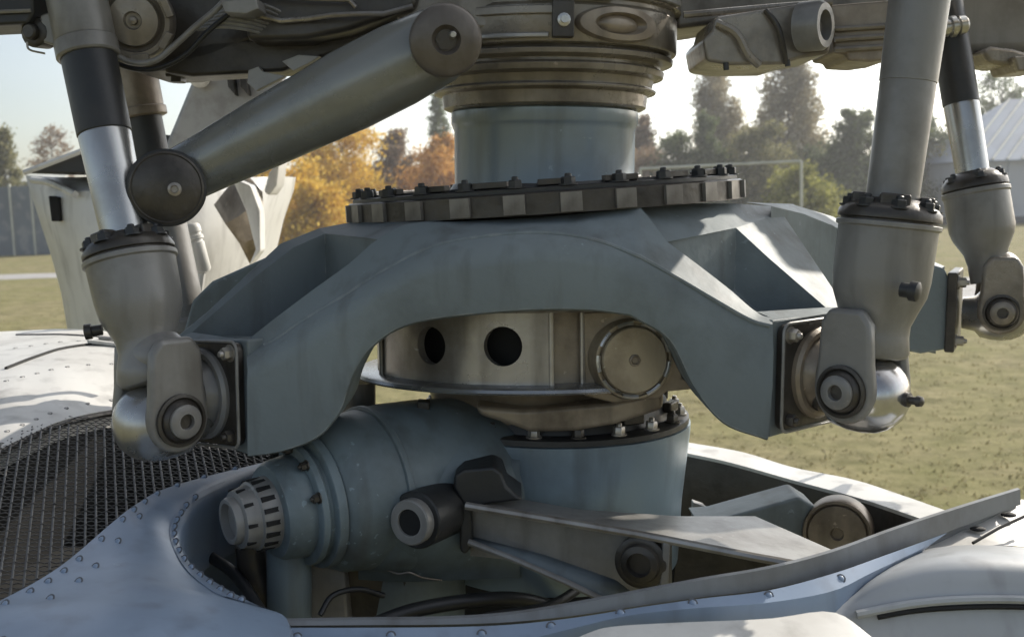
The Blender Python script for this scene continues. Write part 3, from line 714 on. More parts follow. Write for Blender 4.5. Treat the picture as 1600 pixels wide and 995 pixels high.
st = thing('sunlit_edge_cylinder', 'slim white cylinder on a bent bracket, standing in for the sunlit edge of the rear left cup', 'sunlit_edge', u(318, 485, 1.9))  # white cylinder added for the sunlit edge of the rear left cup
P0, P1 = u(298, 350, 1.9), u(318, 425, 1.9); s = 1.9 / F
part('barrel', MB().lathe(P0, P1, [(0, 10 * s), (0.04, 13 * s), (0.1, 13.5 * s), (0.18, 13.5 * s), (0.19, 12 * s), (0.24, 12 * s), (0.25, 14 * s), (0.32, 14 * s), (0.33, 11.5 * s), (0.38, 11.5 * s), (0.39, 13 * s), (0.95, 13 * s), (1.0, 10 * s)], 28), M['white'], st)
part('bracket', MB().tube(spl([u(316, 424, 1.9), u(312, 455, 1.9), u(312, 470, 1.9), u(330, 482, 1.9)], 10), 0.007, 8), M['white'], st)

# ---------------------------------------------------------------- swashplate ring under the arch
sw = thing('swashplate_ring', 'stained steel swashplate ring with two round holes and a round cover, under the arch', 'swashplate', AX + Vector((0, 0, zc(640))))
TI = Matrix.Translation(Vector((AX.x - 0.012, AX.y, 0))) @ Matrix.Rotation(rad(-2.2), 4, 'X') @ Matrix.Rotation(rad(-0.8), 4, 'Y')
zt_ = u(760, 500, 1.44).z; zb_ = u(760, 612, 1.44).z; zl_ = u(760, 628, 1.42).z
def swl(prof, n=72): return MB().lathe(TI @ Vector((0, 0, 0)), TI @ Vector((0, 0, 1)), prof, n)
part('bottom_lip', swl([(zl_, 0.17), (zl_ , 0.284), (zl_ + 0.003, 0.287), (zl_ + 0.007, 0.285), (zl_ + 0.010, 0.278), (zl_ + 0.010, 0.17)]), M['polished'], sw)
part('inner_drum', swl([(zl_ + 0.01, 0.19), (zt_ + 0.002, 0.19), (zt_ + 0.004, 0.15)]), M['dark'], sw)
part('hole_shade', swl([(zl_ + 0.012, 0.215), (zt_ - 0.001, 0.215)]), M['slot'], sw)  # black sleeve behind the band, shade inside the holes put into its colour
part('top_lip', swl([(zt_, 0.19), (zt_, 0.262), (zt_ + 0.003, 0.265), (zt_ + 0.007, 0.262), (zt_ + 0.012, 0.22), (zt_ + 0.012, 0.19)]), M['steel'], sw)
def curved_plate(a0, a1, za, zb, r, th, holes, n=26, nz=6):
    """plate bent round the mast with round holes cut through it; holes: (az, z, half width rad, half height m)"""
    pts = []; edges = []
    def loop(l):
        o = len(pts); pts.extend(l); edges.extend([(o + i, o + (i + 1) % len(l)) for i in range(len(l))])
    per = [(a0 + (a1 - a0) * k / n, za) for k in range(n)] + [(a1, za + (zb - za) * k / nz) for k in range(nz)]
    per += [(a1 + (a0 - a1) * k / n, zb) for k in range(n)] + [(a0, zb + (za - zb) * k / nz) for k in range(nz)]
    loop([Vector(p) for p in per])
    hl = []
    for ha, hz, hw, hh in holes:
        l = [Vector((ha + hw * math.cos(2 * math.pi * k / 28), hz + hh * math.sin(2 * math.pi * k / 28))) for k in range(28)]
        hl.append((len(pts), 28)); loop(l)
    for i in range(1, n):
        for j in range(1, nz):
            p = Vector((a0 + (a1 - a0) * i / n, za + (zb - za) * j / nz))
            if all(((p.x - h[0]) / h[2]) ** 2 + ((p.y - h[1]) / h[3]) ** 2 > 1.15 for h in holes): pts.append(p)
    V, E, Fc, *_ = delaunay_2d_cdt(pts, edges, [], 0, 1e-7)
    keep = []
    for f in Fc:
        c = sum((V[i] for i in f), Vector((0, 0))) / len(f)
        if all(((c.x - h[0]) / h[2]) ** 2 + ((c.y - h[1]) / h[3]) ** 2 > 0.985 for h in holes): keep.append(f)
    mb = MB()
    mp = lambda v, rr: TI @ Vector((rr * math.sin(v.x), -rr * math.cos(v.x), v.y))
    nv = len(V)
    mb.add([mp(v, r) for v in V] + [mp(v, r - th) for v in V], [tuple(f) for f in keep] + [tuple(i + nv for i in f)[::-1] for f in keep])
    cnt = {}
    for f in keep:
        for i in range(len(f)):
            e = (f[i], f[(i + 1) % len(f)]); cnt[tuple(sorted(e))] = cnt.get(tuple(sorted(e)), []) + [e]
    o = 0
    for k, e in cnt.items():
        if len(e) == 1: a, c = e[0]; mb.f.append((a, c, c + nv, a + nv))
    return mb
zm = (zt_ + zb_) / 2
def azpx(px, r):           # azimuth on a cylinder of radius r about the mast for a pixel column
    best = min(range(-800, 800), key=lambda k: abs(800 + F * (AX.x - 0.012 + r * math.sin(k / 600)) / (AX.y - r * math.cos(k / 600)) - px))
    return best / 600
rS = 0.256
aL, aR = azpx(593, rS), azpx(862, rS)
h1, h2 = azpx(669, rS), azpx(782, rS)
part('band', curved_plate(aL, aR, zb_ - 0.010, zt_ + 0.004, rS, 0.013, [(h1, u(669, 551, 1.46).z, 0.0255 / rS, 0.0262), (h2, u(782, 552, 1.44).z, 0.0265 / rS, 0.0268)]), M['steel'], sw)
part('band', curved_plate(azpx(572, rS) - 0.02, aL - 0.07, zb_ - 0.010, zt_ + 0.004, rS - 0.004, 0.008, [], n=4), M['steel'], sw)
part('band', curved_plate(aR + 0.004, azpx(912, rS), zb_ - 0.010, zt_ + 0.004, rS - 0.018, 0.008, [], n=8), M['brown'], sw, 'recessed dark band')
for az_, rr_ in ((aL + 0.008, rS), (aR - 0.012, rS), (azpx(910, rS), rS - 0.012)):
    pe = [TI @ Vector(((rr_ + 0.003) * math.sin(az_), -(rr_ + 0.003) * math.cos(az_), z)) for z in (zb_ - 0.008, zt_ + 0.002)]
    part('panel_edge', MB().tube(pe, 0.0035, 8), M['steel'], sw)
# housing with the round cover
cc = u(989, 562, 1.43); cdn = Vector((0.20, -0.98, 0.05)).normalized(); e1, e2, _ = basis(cdn)
fp = []
fr = [(911, 488), (1010, 484), (1052, 492), (1060, 540), (1066, 590), (1084, 601), (1084, 608), (1042, 612), (1030, 622), (960, 630), (911, 618)]
b = MB().pprism(fr, 1.45, 1.60); part('housing', b, M['brown'], sw, bevel=0.005)
b = MB().disc(cc, cdn, [(-0.03, 0.054), (0.0, 0.054), (0.004, 0.052), (0.004, 0.0495), (-0.002, 0.0485), (-0.002, 0.0455), (0.007, 0.0445), (0.009, 0.043), (0.0085, 0.008), (0.006, 0.007), (0.006, 0.0)], 56)
cv = part('round_cover', b, M['brass'], sw)
for k in range(9):
    a = 2 * math.pi * k / 9 + 0.2; pts = [cc + cdn * 0.004 + (e1 * math.cos(a + q * 0.11) + e2 * math.sin(a + q * 0.11)) * 0.049 for q in range(5)]
    part('cover_tab', MB().tube(pts, 0.0030, 6), M['bright'], cv)
part('cover_bolt', MB().disc(cc + cdn * 0.005, cdn, [(0, 0.0085), (0.005, 0.0085), (0.006, 0.006), (0.003, 0.004)], 6), M['brown'], cv)
# lower skirt and post
zr = u(865, 672, 1.50).z
part('skirt', swl([(zr - 0.03, 0.155), (zr - 0.01, 0.160), (zl_ - 0.012, 0.178), (zl_ - 0.002, 0.192), (zl_, 0.2)]), M['brown'], sw)
b = MB().pprism([(742, 634), (820, 640), (900, 634), (960, 628), (1010, 618), (1038, 612), (1036, 640), (960, 664), (900, 674), (830, 676), (785, 660), (750, 650)], 1.49, 1.56)
part('apron', b, M['brown'], sw, bevel=0.01, seg=3)
P0, P1 = u(559, 596, 1.62), u(559, 668, 1.62)
part('post', MB().lathe(P0, P1, [(0, 0.027), (1, 0.027), (1.05, 0.034), (1.2, 0.036)], 32), M['steel'], sw)
part('stop_pin', MB().pprism([(651, 626), (671, 628), (671, 660), (651, 660)], 1.5, 1.52), M['black'], sw, bevel=0.003)

# ---------------------------------------------------------------- gearbox housing
gb = thing('gearbox_housing', 'blue grey gearbox casing with dark nutted ring and toothed pipe collar in the bay', 'gearbox', Vector((0.065, 1.70, zc(960))))
GA = Vector((0.065, 1.70, 0))
zg = u(865, 703, 1.48).z
part('barrel', vl(MB(), [(zg - 0.22, 0.20), (zg - 0.12, 0.205), (zg - 0.012, 0.216), (zg, 0.216), (zg + 0.002, 0.20), (zg + 0.002, 0.1)], 72, GA), M['paint_light'], gb)
rg = part('nut_ring', vl(MB(), [(zg + 0.002, 0.214), (zg + 0.010, 0.2135), (zg + 0.012, 0.205), (zg + 0.012, 0.185), (zg + 0.035, 0.178), (zg + 0.037, 0.165)], 72, GA), M['black'], gb)
for k in range(20):
    a = 2 * math.pi * (k + 0.45) / 20
    inst('ring_nut', NUTB if k % 3 else NUT, rg, azp(a, 0.199, zg + 0.012, GA), Matrix.Rotation(a * 3, 3, 'Z'))
    q = azp(a + 0.16, 0.188, zg + 0.03, GA)
    if k % 2: part('ring_clip', MB().obox(q, Vector((math.cos(a), math.sin(a), 0)), Vector((-math.sin(a), math.cos(a), 0)), Z, 0.018, 0.007, 0.008), M['dark'], rg, bevel=0.003)
ga = Vector((-0.80, -0.60, -0.055)).normalized()
g0 = u(356, 815, 1.36)
def gl(prof, n=56): return MB().lathe(g0, g0 - ga, prof, n)
part('pipe_end', gl([(0.02, 0.022), (0.0, 0.024), (0.0, 0.029), (0.004, 0.031), (0.03, 0.031), (0.031, 0.02)]), M['rodgrey'], gb)
part('pipe_bore', gl([(0.012, 0.0235), (0.02, 0.0235)]), M['slot'], gb)
part('toothed_collar', gl([(0.010, 0.031), (0.012, 0.0375), (0.030, 0.042), (0.032, 0.045), (0.056, 0.0485), (0.058, 0.04)]), M['rodgrey'], gb)
tc_ = bpy.data.objects['toothed_collar']
e1, e2, _ = basis(-ga)
for k in range(18):
    a = 2 * math.pi * k / 18; rr = e1 * math.cos(a) + e2 * math.sin(a)
    part('tooth_gap', MB().obox(g0 - ga * 0.044 + rr * 0.0455, rr, (-ga).cross(rr), ga, 0.0022, 0.0032, 0.011), M['slot'], tc_)
    if k % 2: part('tooth_gap', MB().obox(g0 - ga * 0.020 + rr * 0.0382, rr, (-ga).cross(rr), ga, 0.0022, 0.0022, 0.008), M['slot'], tc_)
part('neck', gl([(0.056, 0.050), (0.058, 0.061), (0.066, 0.066), (0.096, 0.070), (0.100, 0.068)], 64), M['casing'], gb)
part('flange', gl([(0.094, 0.070), (0.096, 0.081), (0.104, 0.083), (0.108, 0.078), (0.112, 0.078), (0.114, 0.090), (0.126, 0.092), (0.129, 0.086)], 64), M['casing'], gb, bevel=0.0015)
fl_ = bpy.data.objects['flange']
for k in range(4):
    a = 2 * math.pi * k / 10 + 0.9; rr = e1 * math.cos(a) + e2 * math.sin(a)
    inst('flange_nut', NUT, fl_, g0 - ga * 0.096 + rr * 0.076, frame(ga), 0.7)
part('casing', gl([(0.124, 0.085), (0.132, 0.096), (0.145, 0.103), (0.18, 0.109), (0.24, 0.112), (0.30, 0.108), (0.38, 0.098), (0.46, 0.08), (0.50, 0.05)], 64), M['casing'], gb, sharp=60)
part('casing_web', MB().pprism([(470,705),(500,690),(560,674),(620,672),(680,700),(770,716),(770,900),(690,915),(560,905),(500,860)], 1.62, 1.75), M['casing'], gb, bevel=0.02, seg=4)
b = MB(); tp_ = [u(590, 704, 1.49), u(682, 715, 1.46), u(692, 690, 1.62), u(602, 688, 1.64)]
b.prism(tp_, [p + Vector((0, 0.01, -0.05)) for p in tp_]); part('casing_pad', b, M['paint_light'], gb, bevel=0.003)
P0, P1 = u(452, 815, 1.425), u(452, 1250, 1.425)
part('bevel_leg', MB().lathe(P0, P1, [(-0.05, 0.026), (0, 0.030), (1, 0.030)], 32), M['casing'], gb)
P0, P1 = u(625, 840, 1.565), u(625, 1250, 1.565)
part('sump', MB().lathe(P0, P1, [(-0.05, 0.05), (0, 0.095), (0.2, 0.098), (1.0, 0.085)], 48), M['casing'], gb)
g1_ = g0 + Vector((0.0, -0.012, -0.022))
part('casing_cheek', MB().lathe(g1_, g1_ - ga, [(0.17, 0.06), (0.19, 0.088), (0.23, 0.104), (0.29, 0.112), (0.36, 0.116), (0.44, 0.108), (0.48, 0.07)], 64), M['casing'], gb, sharp=60)
part('casing_rib', gl([(0.205, 0.108), (0.207, 0.1145), (0.215, 0.1145), (0.217, 0.108)], 64), M['casing'], gb, bevel=0.001)
fc = u(650, 812, 1.377); fd = Vector((-0.48, -0.87, 0.03)).normalized()
bl = []
for px, tab in ((560, ((672, 1.60), (700, 1.50), (740, 1.425), (800, 1.385), (850, 1.405), (905, 1.47))),
                (610, ((670, 1.62), (702, 1.50), (742, 1.42), (800, 1.384), (852, 1.40), (908, 1.46))),
                (660, ((674, 1.62), (705, 1.50), (745, 1.425), (800, 1.392), (852, 1.405), (908, 1.46))),
                (710, ((688, 1.59), (710, 1.50), (748, 1.445), (800, 1.42), (850, 1.43), (906, 1.47))),
                (760, ((700, 1.54), (716, 1.497), (750, 1.475), (800, 1.462), (850, 1.465), (904, 1.48))),
                (812, ((706, 1.50), (722, 1.49), (752, 1.489), (800, 1.490), (850, 1.492), (902, 1.50)))):
    bl.append([u(*q) for q in spl([(px, py, yy) for py, yy in tab], 20)])
bl = [spl([c[i] for c in bl], 24) for i in range(21)]
part('casing_front', MB().grid(bl), M['casing'], gb, 'broad front of the casting, blending into the drum', sharp=80)
po = part('side_port', MB().disc(fc - fd * 0.02, fd, [(-0.05, 0.038), (0.020, 0.038), (0.022, 0.036)], 40), M['black'], gb)
part('port_ring', MB().disc(fc + fd * 0.0025, fd, [(0, 0.030), (0.012, 0.030), (0.014, 0.028), (0.014, 0.018), (0.004, 0.0165)], 36), M['rodgrey'], po)
part('port_bore', MB().disc(fc + fd * 0.0025, fd, [(0, 0.0178), (0.0105, 0.0178)], 24), M['slot'], po)
b = MB().disc(u(618, 806, 1.42), Vector((-0.8, -0.6, 0.05)), [(-0.02, 0.016), (0.004, 0.016), (0.006, 0.010), (0.016, 0.010), (0.018, 0.007), (0.026, 0.007), (0.027, 0.004)], 14)
part('port_plug', b, M['dark'], po)
part('blank_boss', MB().disc(u(572, 836, 1.425), Vector((-0.5, -0.85, 0.1)), [(-0.02, 0.018), (0.0, 0.018), (0.003, 0.015), (0.0, 0.012), (0.0, 0.0)], 28), M['casing'], gb)
part('foot', MB().pprism([(470, 860), (536, 868), (560, 1150), (470, 1150)], 1.44, 1.52), M['rodgrey'], gb, bevel=0.006)
part('foot', MB().pprism([(536, 880), (640, 905), (600, 1150), (548, 1150)], 1.47, 1.6), M['dark'], gb, bevel=0.006)
part('drain_pipe', MB().tube(spl([u(390, 850, 1.44), u(396, 890, 1.44), u(415, 960, 1.44), u(420, 1150, 1.44)], 12), 0.02, 14), M['dark'], gb)
part('lock_wire', MB().tube(spl([u(600, 888, 1.44), u(622, 896, 1.43), u(640, 894, 1.43), u(660, 902, 1.44), u(690, 906, 1.46)], 16), 0.0014, 6), M['steel'], gb)
for pts, rr_ in (([(560, 985, 1.36), (660, 950, 1.40), (800, 935, 1.45), (900, 960, 1.5)], 0.010), ([(640, 1000, 1.34), (760, 965, 1.38), (860, 945, 1.42), (930, 900, 1.5)], 0.007), ([(330, 870, 1.46), (370, 900, 1.42), (410, 960, 1.36), (430, 1000, 1.34)], 0.008), ([(500, 960, 1.38), (520, 930, 1.40), (560, 920, 1.42), (600, 930, 1.44)], 0.004)):
    part('bay_hose', MB().tube(spl([u(*p) for p in pts], 24), rr_, 10), M['black'], gb)

# ---------------------------------------------------------------- forked lever
lv = thing('control_lever', 'long forked I-beam lever running from the gearbox barrel down to the right', 'lever', u(760, 800, 1.42))
b = MB()
fe = [u(*p) for p in ((728, 786, 1.405), (850, 806, 1.38), (1000, 831, 1.35), (1180, 866, 1.31), (1330, 893, 1.27))]
re = [u(*p) for p in ((775, 772, 1.47), (900, 795, 1.46), (1060, 806, 1.46), (1180, 806, 1.47), (1335, 874, 1.36))]
b.grid([fe, re]); b.grid([[p + Vector((0, 0, -0.008)) for p in fe], fe]); b.grid([re, [p + Vector((0, 0, -0.008)) for p in re]])
part('upper_flange', b, M['rodgrey'], lv, sharp=25)
b = MB().tube([p + Vector((0, -0.001, -0.003)) for p in fe], 0.0055, 8); part('flange_edge', b, M['steel'], lv)
b = MB()
top = [u(*p) for p in ((735, 795, 1.425), (850, 815, 1.40), (985, 838, 1.37), (1050, 850, 1.36))]
bot = [u(*p) for p in ((735, 868, 1.425), (850, 880, 1.40), (985, 925, 1.37), (1050, 940, 1.36))]
b.grid([top, bot]); part('web', b, M['rodgrey'], lv)
b = MB()
lo = [u(*p) for p in ((732, 846, 1.405), (800, 872, 1.39), (880, 907, 1.37), (970, 950, 1.35))]
lo2 = [u(*p) for p in ((742, 838, 1.425), (850, 866, 1.40), (960, 905, 1.375), (1000, 925, 1.37))]
b.grid([lo, lo2]); part('lower_flange', b, M['paint'], lv, solid=0.006)
part('flange_edge', MB().tube(lo, 0.0045, 8), M['rodgrey'], lv)
b = MB().pprism([(710, 742), (724, 733), (770, 729), (784, 738), (792, 760), (818, 782), (762, 788), (737, 798), (740, 850), (728, 868), (718, 862), (718, 800), (722, 786), (708, 762)], 1.41, 1.5)
part('cavity_shade', b, M['black'], lv, bevel=0.008, seg=3)  # solid black shape standing in for the shaded cavity in the barrel
part('end_post', MB().pprism([(1036, 848), (1048, 848), (1044, 925), (1030, 930)], 1.335, 1.36), M['rodgrey'], lv, bevel=0.002)
ld = Vector((-0.35, -0.93, 0)).normalized(); lc = u(1000, 880, 1.345)
part('bushing', MB().disc(lc - ld * 0.012, ld, [(-0.01, 0.034), (0.010, 0.034), (0.012, 0.030), (0.012, 0.026), (0.018, 0.024), (0.020, 0.016), (0.012, 0.014), (0.012, 0.0)], 36), M['dark'], lv)
# rear strut and round boss
rs_ = thing('bay_strut', 'grey strut with a dark round boss, deep in the bay behind the lever', 'strut', u(1180, 815, 1.7))
b = MB().pprism([(1085, 815), (1120, 812), (1250, 776), (1275, 792), (1330, 860), (1310, 880), (1200, 830), (1150, 840)], 1.62, 1.70)
part('strut_plate', b, M['paint'], rs_, bevel=0.005)
part('gusset', MB().pprism([(1083, 784), (1100, 790), (1124, 812), (1083, 820)], 1.72, 1.74), M['rodgrey'], rs_, bevel=0.002)
rd = Vector((-0.35, -0.93, 0.1)).normalized(); rc = u(1308, 834, 1.60)
part('round_boss', MB().disc(rc, rd, [(-0.05, 0.052), (0.0, 0.052), (0.004, 0.050), (0.004, 0.046), (0.0, 0.044), (0.004, 0.042), (0.004, 0.010), (-0.004, 0.008), (-0.004, 0.0)], 44), M['brown'], rs_)

# ---------------------------------------------------------------- fuselage skin around the bay
fu = thing('helicopter_fuselage', 'pale riveted helicopter roof skin around the open rotor bay, sunlit along its edges', 'fuselage', Vector((0, 1.3, zc(1000))))
RIV = rivet_mesh('rivet', M['cowl'], 0.004)
RIVW = rivet_mesh('rivet_pale', M['plate'], 0.0032)
def rivets(parent, pts3, me, lift=None):
    for p in pts3:
        inst('rivet', me, parent, p, frame(lift or Vector((-0.1, -0.7, 0.7))))
outer = [(-200, 1130, 0.9), (-90, 985, 1.04), (0, 938, 1.12), (60, 906, 1.17), (110, 872, 1.22), (180, 812, 1.31), (215, 786, 1.36), (255, 764, 1.42), (330, 742, 1.52), (420, 720, 1.62)]
inner = [(440, 1180, 0.9), (447, 1040, 1.04), (449, 968, 1.15), (400, 945, 1.19), (345, 915, 1.245), (300, 882, 1.29), (281, 845, 1.335), (286, 815, 1.37), (312, 782, 1.43), (405, 738, 1.575)]
O = spl(outer, 48); I = spl(inner, 48)
rws = []
for k in range(9):
    f = k / 8
    r = []
    for a, c in zip(O, I):
        p = u(*a).lerp(u(*c), f)
        p += Vector((0, -0.25, 1)).normalized() * 0.085 * (u(*a) - u(*c)).length * math.sin(math.pi * f)
        r.append(p)
    rws.append(r)
b = MB().grid(rws)
b.grid([rws[-1], [p + Vector((0.004, 0.004, -0.012)) for p in rws[-1]], [p + Vector((0.0, 0.006, -0.10)) for p in rws[-1]]])
b.grid([rws[0], [p + Vector((0, 0, -0.03)) for p in rws[0]], [p + Vector((0.01, 0.01, -0.28)) for p in rws[0]]])
cw = part('side_cowl', b, M['cowl'], fu, sharp=40)
# doubler strip along the opening
def onrow(f, k):
    i = int(f * 8); i = min(i, 7); t = f * 8 - i
    return rws[i][k].lerp(rws[i + 1][k], t)
up_ = Vector((-0.35, -0.6, 0.7)).normalized()
ds = MB().grid([[onrow(0.80, k) + up_ * 0.0015 for k in range(13, 46)], [onrow(0.81, k) + up_ * 0.0035 for k in range(13, 46)], [onrow(0.999, k) + up_ * 0.0035 for k in range(13, 46)]])
part('edge_strip', ds, M['cowl'], fu, 'raised strip along the opening', sharp=30)
rivets(cw, [onrow(0.89, k) + up_ * 0.004 for k in range(14, 44, 2)], RIV, up_)
rivets(cw, [onrow(0.07, k) + up_ * 0.0005 for k in range(3, 46, 3)], RIV, up_)
rivets(cw, [onrow(0.22, k) + up_ * 0.0002 for k in range(4, 34, 5)], RIV, up_)
# pale rear cowling
botc = [(-90, 745, 1.42), (0, 701, 1.50), (50, 677, 1.57), (100, 656, 1.64), (175, 640, 1.74), (260, 634, 1.82), (330, 640, 1.86), (440, 668, 1.9)]
topc = [(-90, 521, 2.5), (0, 518, 2.5), (60, 515, 2.5), (110, 514, 2.5), (180, 520, 2.45), (250, 545, 2.35), (330, 560, 2.3), (440, 585, 2.25)]
Ob = spl(botc, 30); Ot = spl(topc, 30)
rw = []
for k in range(11):
    f = k / 10; r = []
    for a, c in zip(Ob, Ot):
        p = u(*a).lerp(u(*c), f); p.z += 0.05 * math.sin(math.pi * f) * (1 - 0.4 * f); r.append(p)
    rw.append(r)
b = MB().grid(rw); b.grid([rw[0], [p + Vector((0, 0.01, -0.03)) for p in rw[0]]]); b.grid([rw[-1], [p + Vector((0, 0.3, -0.15)) for p in rw[-1]]])
rcw = part('rear_cowl', b, M['white'], fu, sharp=40)
def onrw(f, k):
    i = min(int(f * 10), 9); return rw[i][k].lerp(rw[i + 1][k], f * 10 - i)
Zs = Vector((0, -0.3, 0.95)).normalized()
rivets(rcw, [onrw(0.05, k) for k in range(5, 24, 2)], RIVW, Zs)
rivets(rcw, [onrw(0.28, k) for k in range(5, 22, 2)], RIVW, Zs)
rivets(rcw, [onrw(0.55, k) for k in range(6, 24, 2)], RIVW, Zs)
part('panel_gap', MB().tube([onrw(0.36 + 0.012 * (k - 5), k) + Zs * 0.001 for k in range(5, 17)], 0.0035, 6), M['slot'], fu)
part('panel_gap', MB().tube([onrw(0.8 - 0.02 * (k - 8), k) + Zs * 0.001 for k in range(6, 20)], 0.0022, 6), M['dark'], fu)
hp = [onrw(0.50, k) for k in (16, 19)]
part('latch', MB().obox((hp[0] + hp[1]) / 2 + Zs * 0.006, (hp[1] - hp[0]).normalized(), Vector((0, 1, 0)), Zs, 0.05, 0.02, 0.004), M['white'], fu, bevel=0.002)
part('latch_pin', MB().tube([hp[0] + Zs * 0.014, hp[1] + Zs * 0.016], 0.004, 8), M['steel'], fu)

# grille of crossed wires
gp0, gp1, gp2 = u(0, 701, 1.50), u(0, 938, 1.125), u(395, 716, 1.63)
ex = (gp2 - gp0).normalized(); nn = ex.cross(gp1 - gp0).normalized(); ey = nn.cross(ex).normalized()
if (gp1 - gp0).dot(ey) < 0: ey = -ey
if nn.z < 0: nn = -nn
topx = sorted([(p[0], p[1]) for p in Ob]); botx = sorted([(p[0], p[1]) for p in O])
def itp(tab, x):
    for (x0, y0), (x1, y1) in zip(tab, tab[1:]):
        if x0 <= x <= x1: return y0 + (y1 - y0) * (x - x0) / max(1e-6, x1 - x0)
    return tab[0][1] if x < tab[0][0] else tab[-1][1]
gr = part('grille_frame', MB().tube([u(p[0], p[1] + 2, p[2]) + nn * -0.004 for p in Ob], 0.005, 8), M['dark'], fu)
def wire(o, d, ln, ph, r):
    run = []; runs = []
    n = int(ln / 0.0063)
    for k in range(n + 1):
        p = o + d * (ln * k / n)
        x, y = proj(p)
        if itp(topx, x) - 10 < y < itp(botx, x) + 14 and -70 < x < 430:
            run.append(p + nn * 0.0011 * (1 if (k + ph) % 2 else -1))
        else:
            if len(run) > 2: runs.append(run)
            run = []
    if len(run) > 2: runs.append(run)
    for q in runs: part('wire', MB().tube(q, r, 5), M['wire'], gr)
k = 0
for i in range(-9, 70):
    wire(gp0 + ex * (i * 0.0126) - ey * 0.10, ey, 0.62, i, 0.0016)
for j in range(-14, 58):
    wire(gp0 + ey * (j * 0.0098) - ex * 0.10, ex, 0.75, j + 1, 0.00085)
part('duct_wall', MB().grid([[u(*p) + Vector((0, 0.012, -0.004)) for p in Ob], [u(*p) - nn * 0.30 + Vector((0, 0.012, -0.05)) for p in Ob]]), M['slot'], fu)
# near-black duct under the grille and bay lining, inner shade put into the colour
c4 = [gp0 - ex * 0.2 - ey * 0.20, gp0 + ex * 0.66 - ey * 0.20, gp0 + ex * 0.66 + ey * 0.6, gp0 - ex * 0.2 + ey * 0.6]
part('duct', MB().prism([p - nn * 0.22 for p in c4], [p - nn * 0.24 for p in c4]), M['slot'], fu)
zf = zc(1330)
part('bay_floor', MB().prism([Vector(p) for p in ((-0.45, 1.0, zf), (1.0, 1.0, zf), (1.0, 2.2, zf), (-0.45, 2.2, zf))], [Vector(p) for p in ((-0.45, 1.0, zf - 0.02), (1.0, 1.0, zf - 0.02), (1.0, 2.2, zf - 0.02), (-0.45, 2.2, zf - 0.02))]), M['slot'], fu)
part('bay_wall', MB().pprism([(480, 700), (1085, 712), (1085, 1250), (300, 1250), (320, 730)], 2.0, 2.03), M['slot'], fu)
# front sill
fs = [(440, 970, 1.15), (560, 968, 1.15), (700, 966, 1.15), (800, 959, 1.15), (900, 943, 1.16), (1000, 924, 1.17), (1100, 905, 1.18), (1200, 888, 1.20), (1300, 862, 1.24), (1400, 826, 1.30), (1500, 793, 1.37), (1594, 764, 1.44)]
ht = [7, 8, 9, 12, 18, 22, 27, 32, 33, 33, 30, 24]
S0 = spl(fs, 55); S1 = spl([(p[0] + 1, p[1] + h, p[2] - 0.004) for p, h in zip(fs, ht)], 55)
a_ = [u(*p) for p in S0]; c_ = [u(*p) for p in S1]
b = MB(); b.grid([[p + Vector((0, 0.010, -0.10)) for p in a_], [p + Vector((0, 0.008, 0)) for p in a_], a_, c_])
part('front_sill', b, M['sill'], fu, 'grey bent flange along the near edge of the bay', sharp=30)
# skin below the sill
D1 = spl([(440, 980, 1.145), (560, 980, 1.14), (700, 979, 1.14), (800, 975, 1.14), (900, 964, 1.14), (1000, 948, 1.15), (1100, 934, 1.16), (1200, 922, 1.18), (1300, 896, 1.21), (1380, 868, 1.26), (1480, 832, 1.33)], 44)
D2 = spl([(430, 1060, 1.115), (560, 1050, 1.115), (700, 1045, 1.115), (800, 1040, 1.118), (880, 1010, 1.122), (960, 984, 1.134), (1060, 976, 1.142), (1180, 972, 1.156), (1290, 962, 1.18), (1340, 930, 1.22), (1420, 880, 1.30)], 44)
d1 = [u(*p) for p in D1]; d2 = [u(*p) for p in D2]
dm = [p.lerp(q, 0.5) + Vector((0, -0.006, 0.006)) for p, q in zip(d1, d2)]
fsk = part('near_skin', MB().grid([d1, dm, d2]), M['cowl'], fu, sharp=40)
upn = Vector((0, -0.8, 0.6)).normalized()
rivets(fsk, [d1[k].lerp(dm[k], 0.45) for k in range(1, 40, 5)], RIV, upn)
# cream top panel, nearest
E1 = spl([(780, 1050, 0.98), (880, 1000, 1.00), (925, 982, 1.03), (1000, 976, 1.05), (1150, 972, 1.06), (1290, 962, 1.07), (1330, 958, 1.08)], 20)
E1 = spl([(760, 1060, 1.02), (860, 1015, 1.06), (920, 988, 1.09), (960, 978, 1.10), (1060, 972, 1.11), (1200, 966, 1.12), (1296, 955, 1.14), (1350, 985, 1.11), (1420, 1050, 1.06)], 30)
b = MB(); q1 = [u(*p) for p in E1]; q2 = [Vector((p.x * 0.98 + 0.01, p.y - 0.22, p.z - 0.035)) for p in q1]
b.grid([[p + Vector((0, 0.004, -0.02)) for p in q1], q1, q2])
part('near_panel', b, M['white'], fu, sharp=30)
# rounded fairing lower right
cs = []
for px, tp in ((1300, (952, 948, 960, 985, 1040)), (1330, (925, 930, 955, 985, 1040)), (1370, (892, 905, 945, 980, 1040)), (1420, (866, 886, 935, 972, 1040)), (1480, (853, 874, 928, 968, 1040)), (1560, (852, 873, 926, 966, 1040)), (1680, (862, 880, 930, 968, 1040))):
    r = []
    for py, yy in zip(tp, (1.32, 1.215, 1.185, 1.175, 1.15)): r.append((px, py, yy))
    cs.append(r)
cols_ = [[u(*q) for q in spl(r, 14)] for r in cs]
full = [spl([c[i] for c in cols_], 30) for i in range(15)]
fr_ = part('round_fairing', MB().grid(full), M['fairing'], fu, sharp=60)
seam = [p + Vector((0, -0.003, 0.001)) for p in full[9]]
part('fairing_seam', MB().tube(seam[10:], 0.003, 6), M['slot'], fu)
part('fairing_rail', MB().tube([p + Vector((0, -0.002, 0.002)) for p in full[8]][6:], 0.005, 8), M['fairing'], fu)
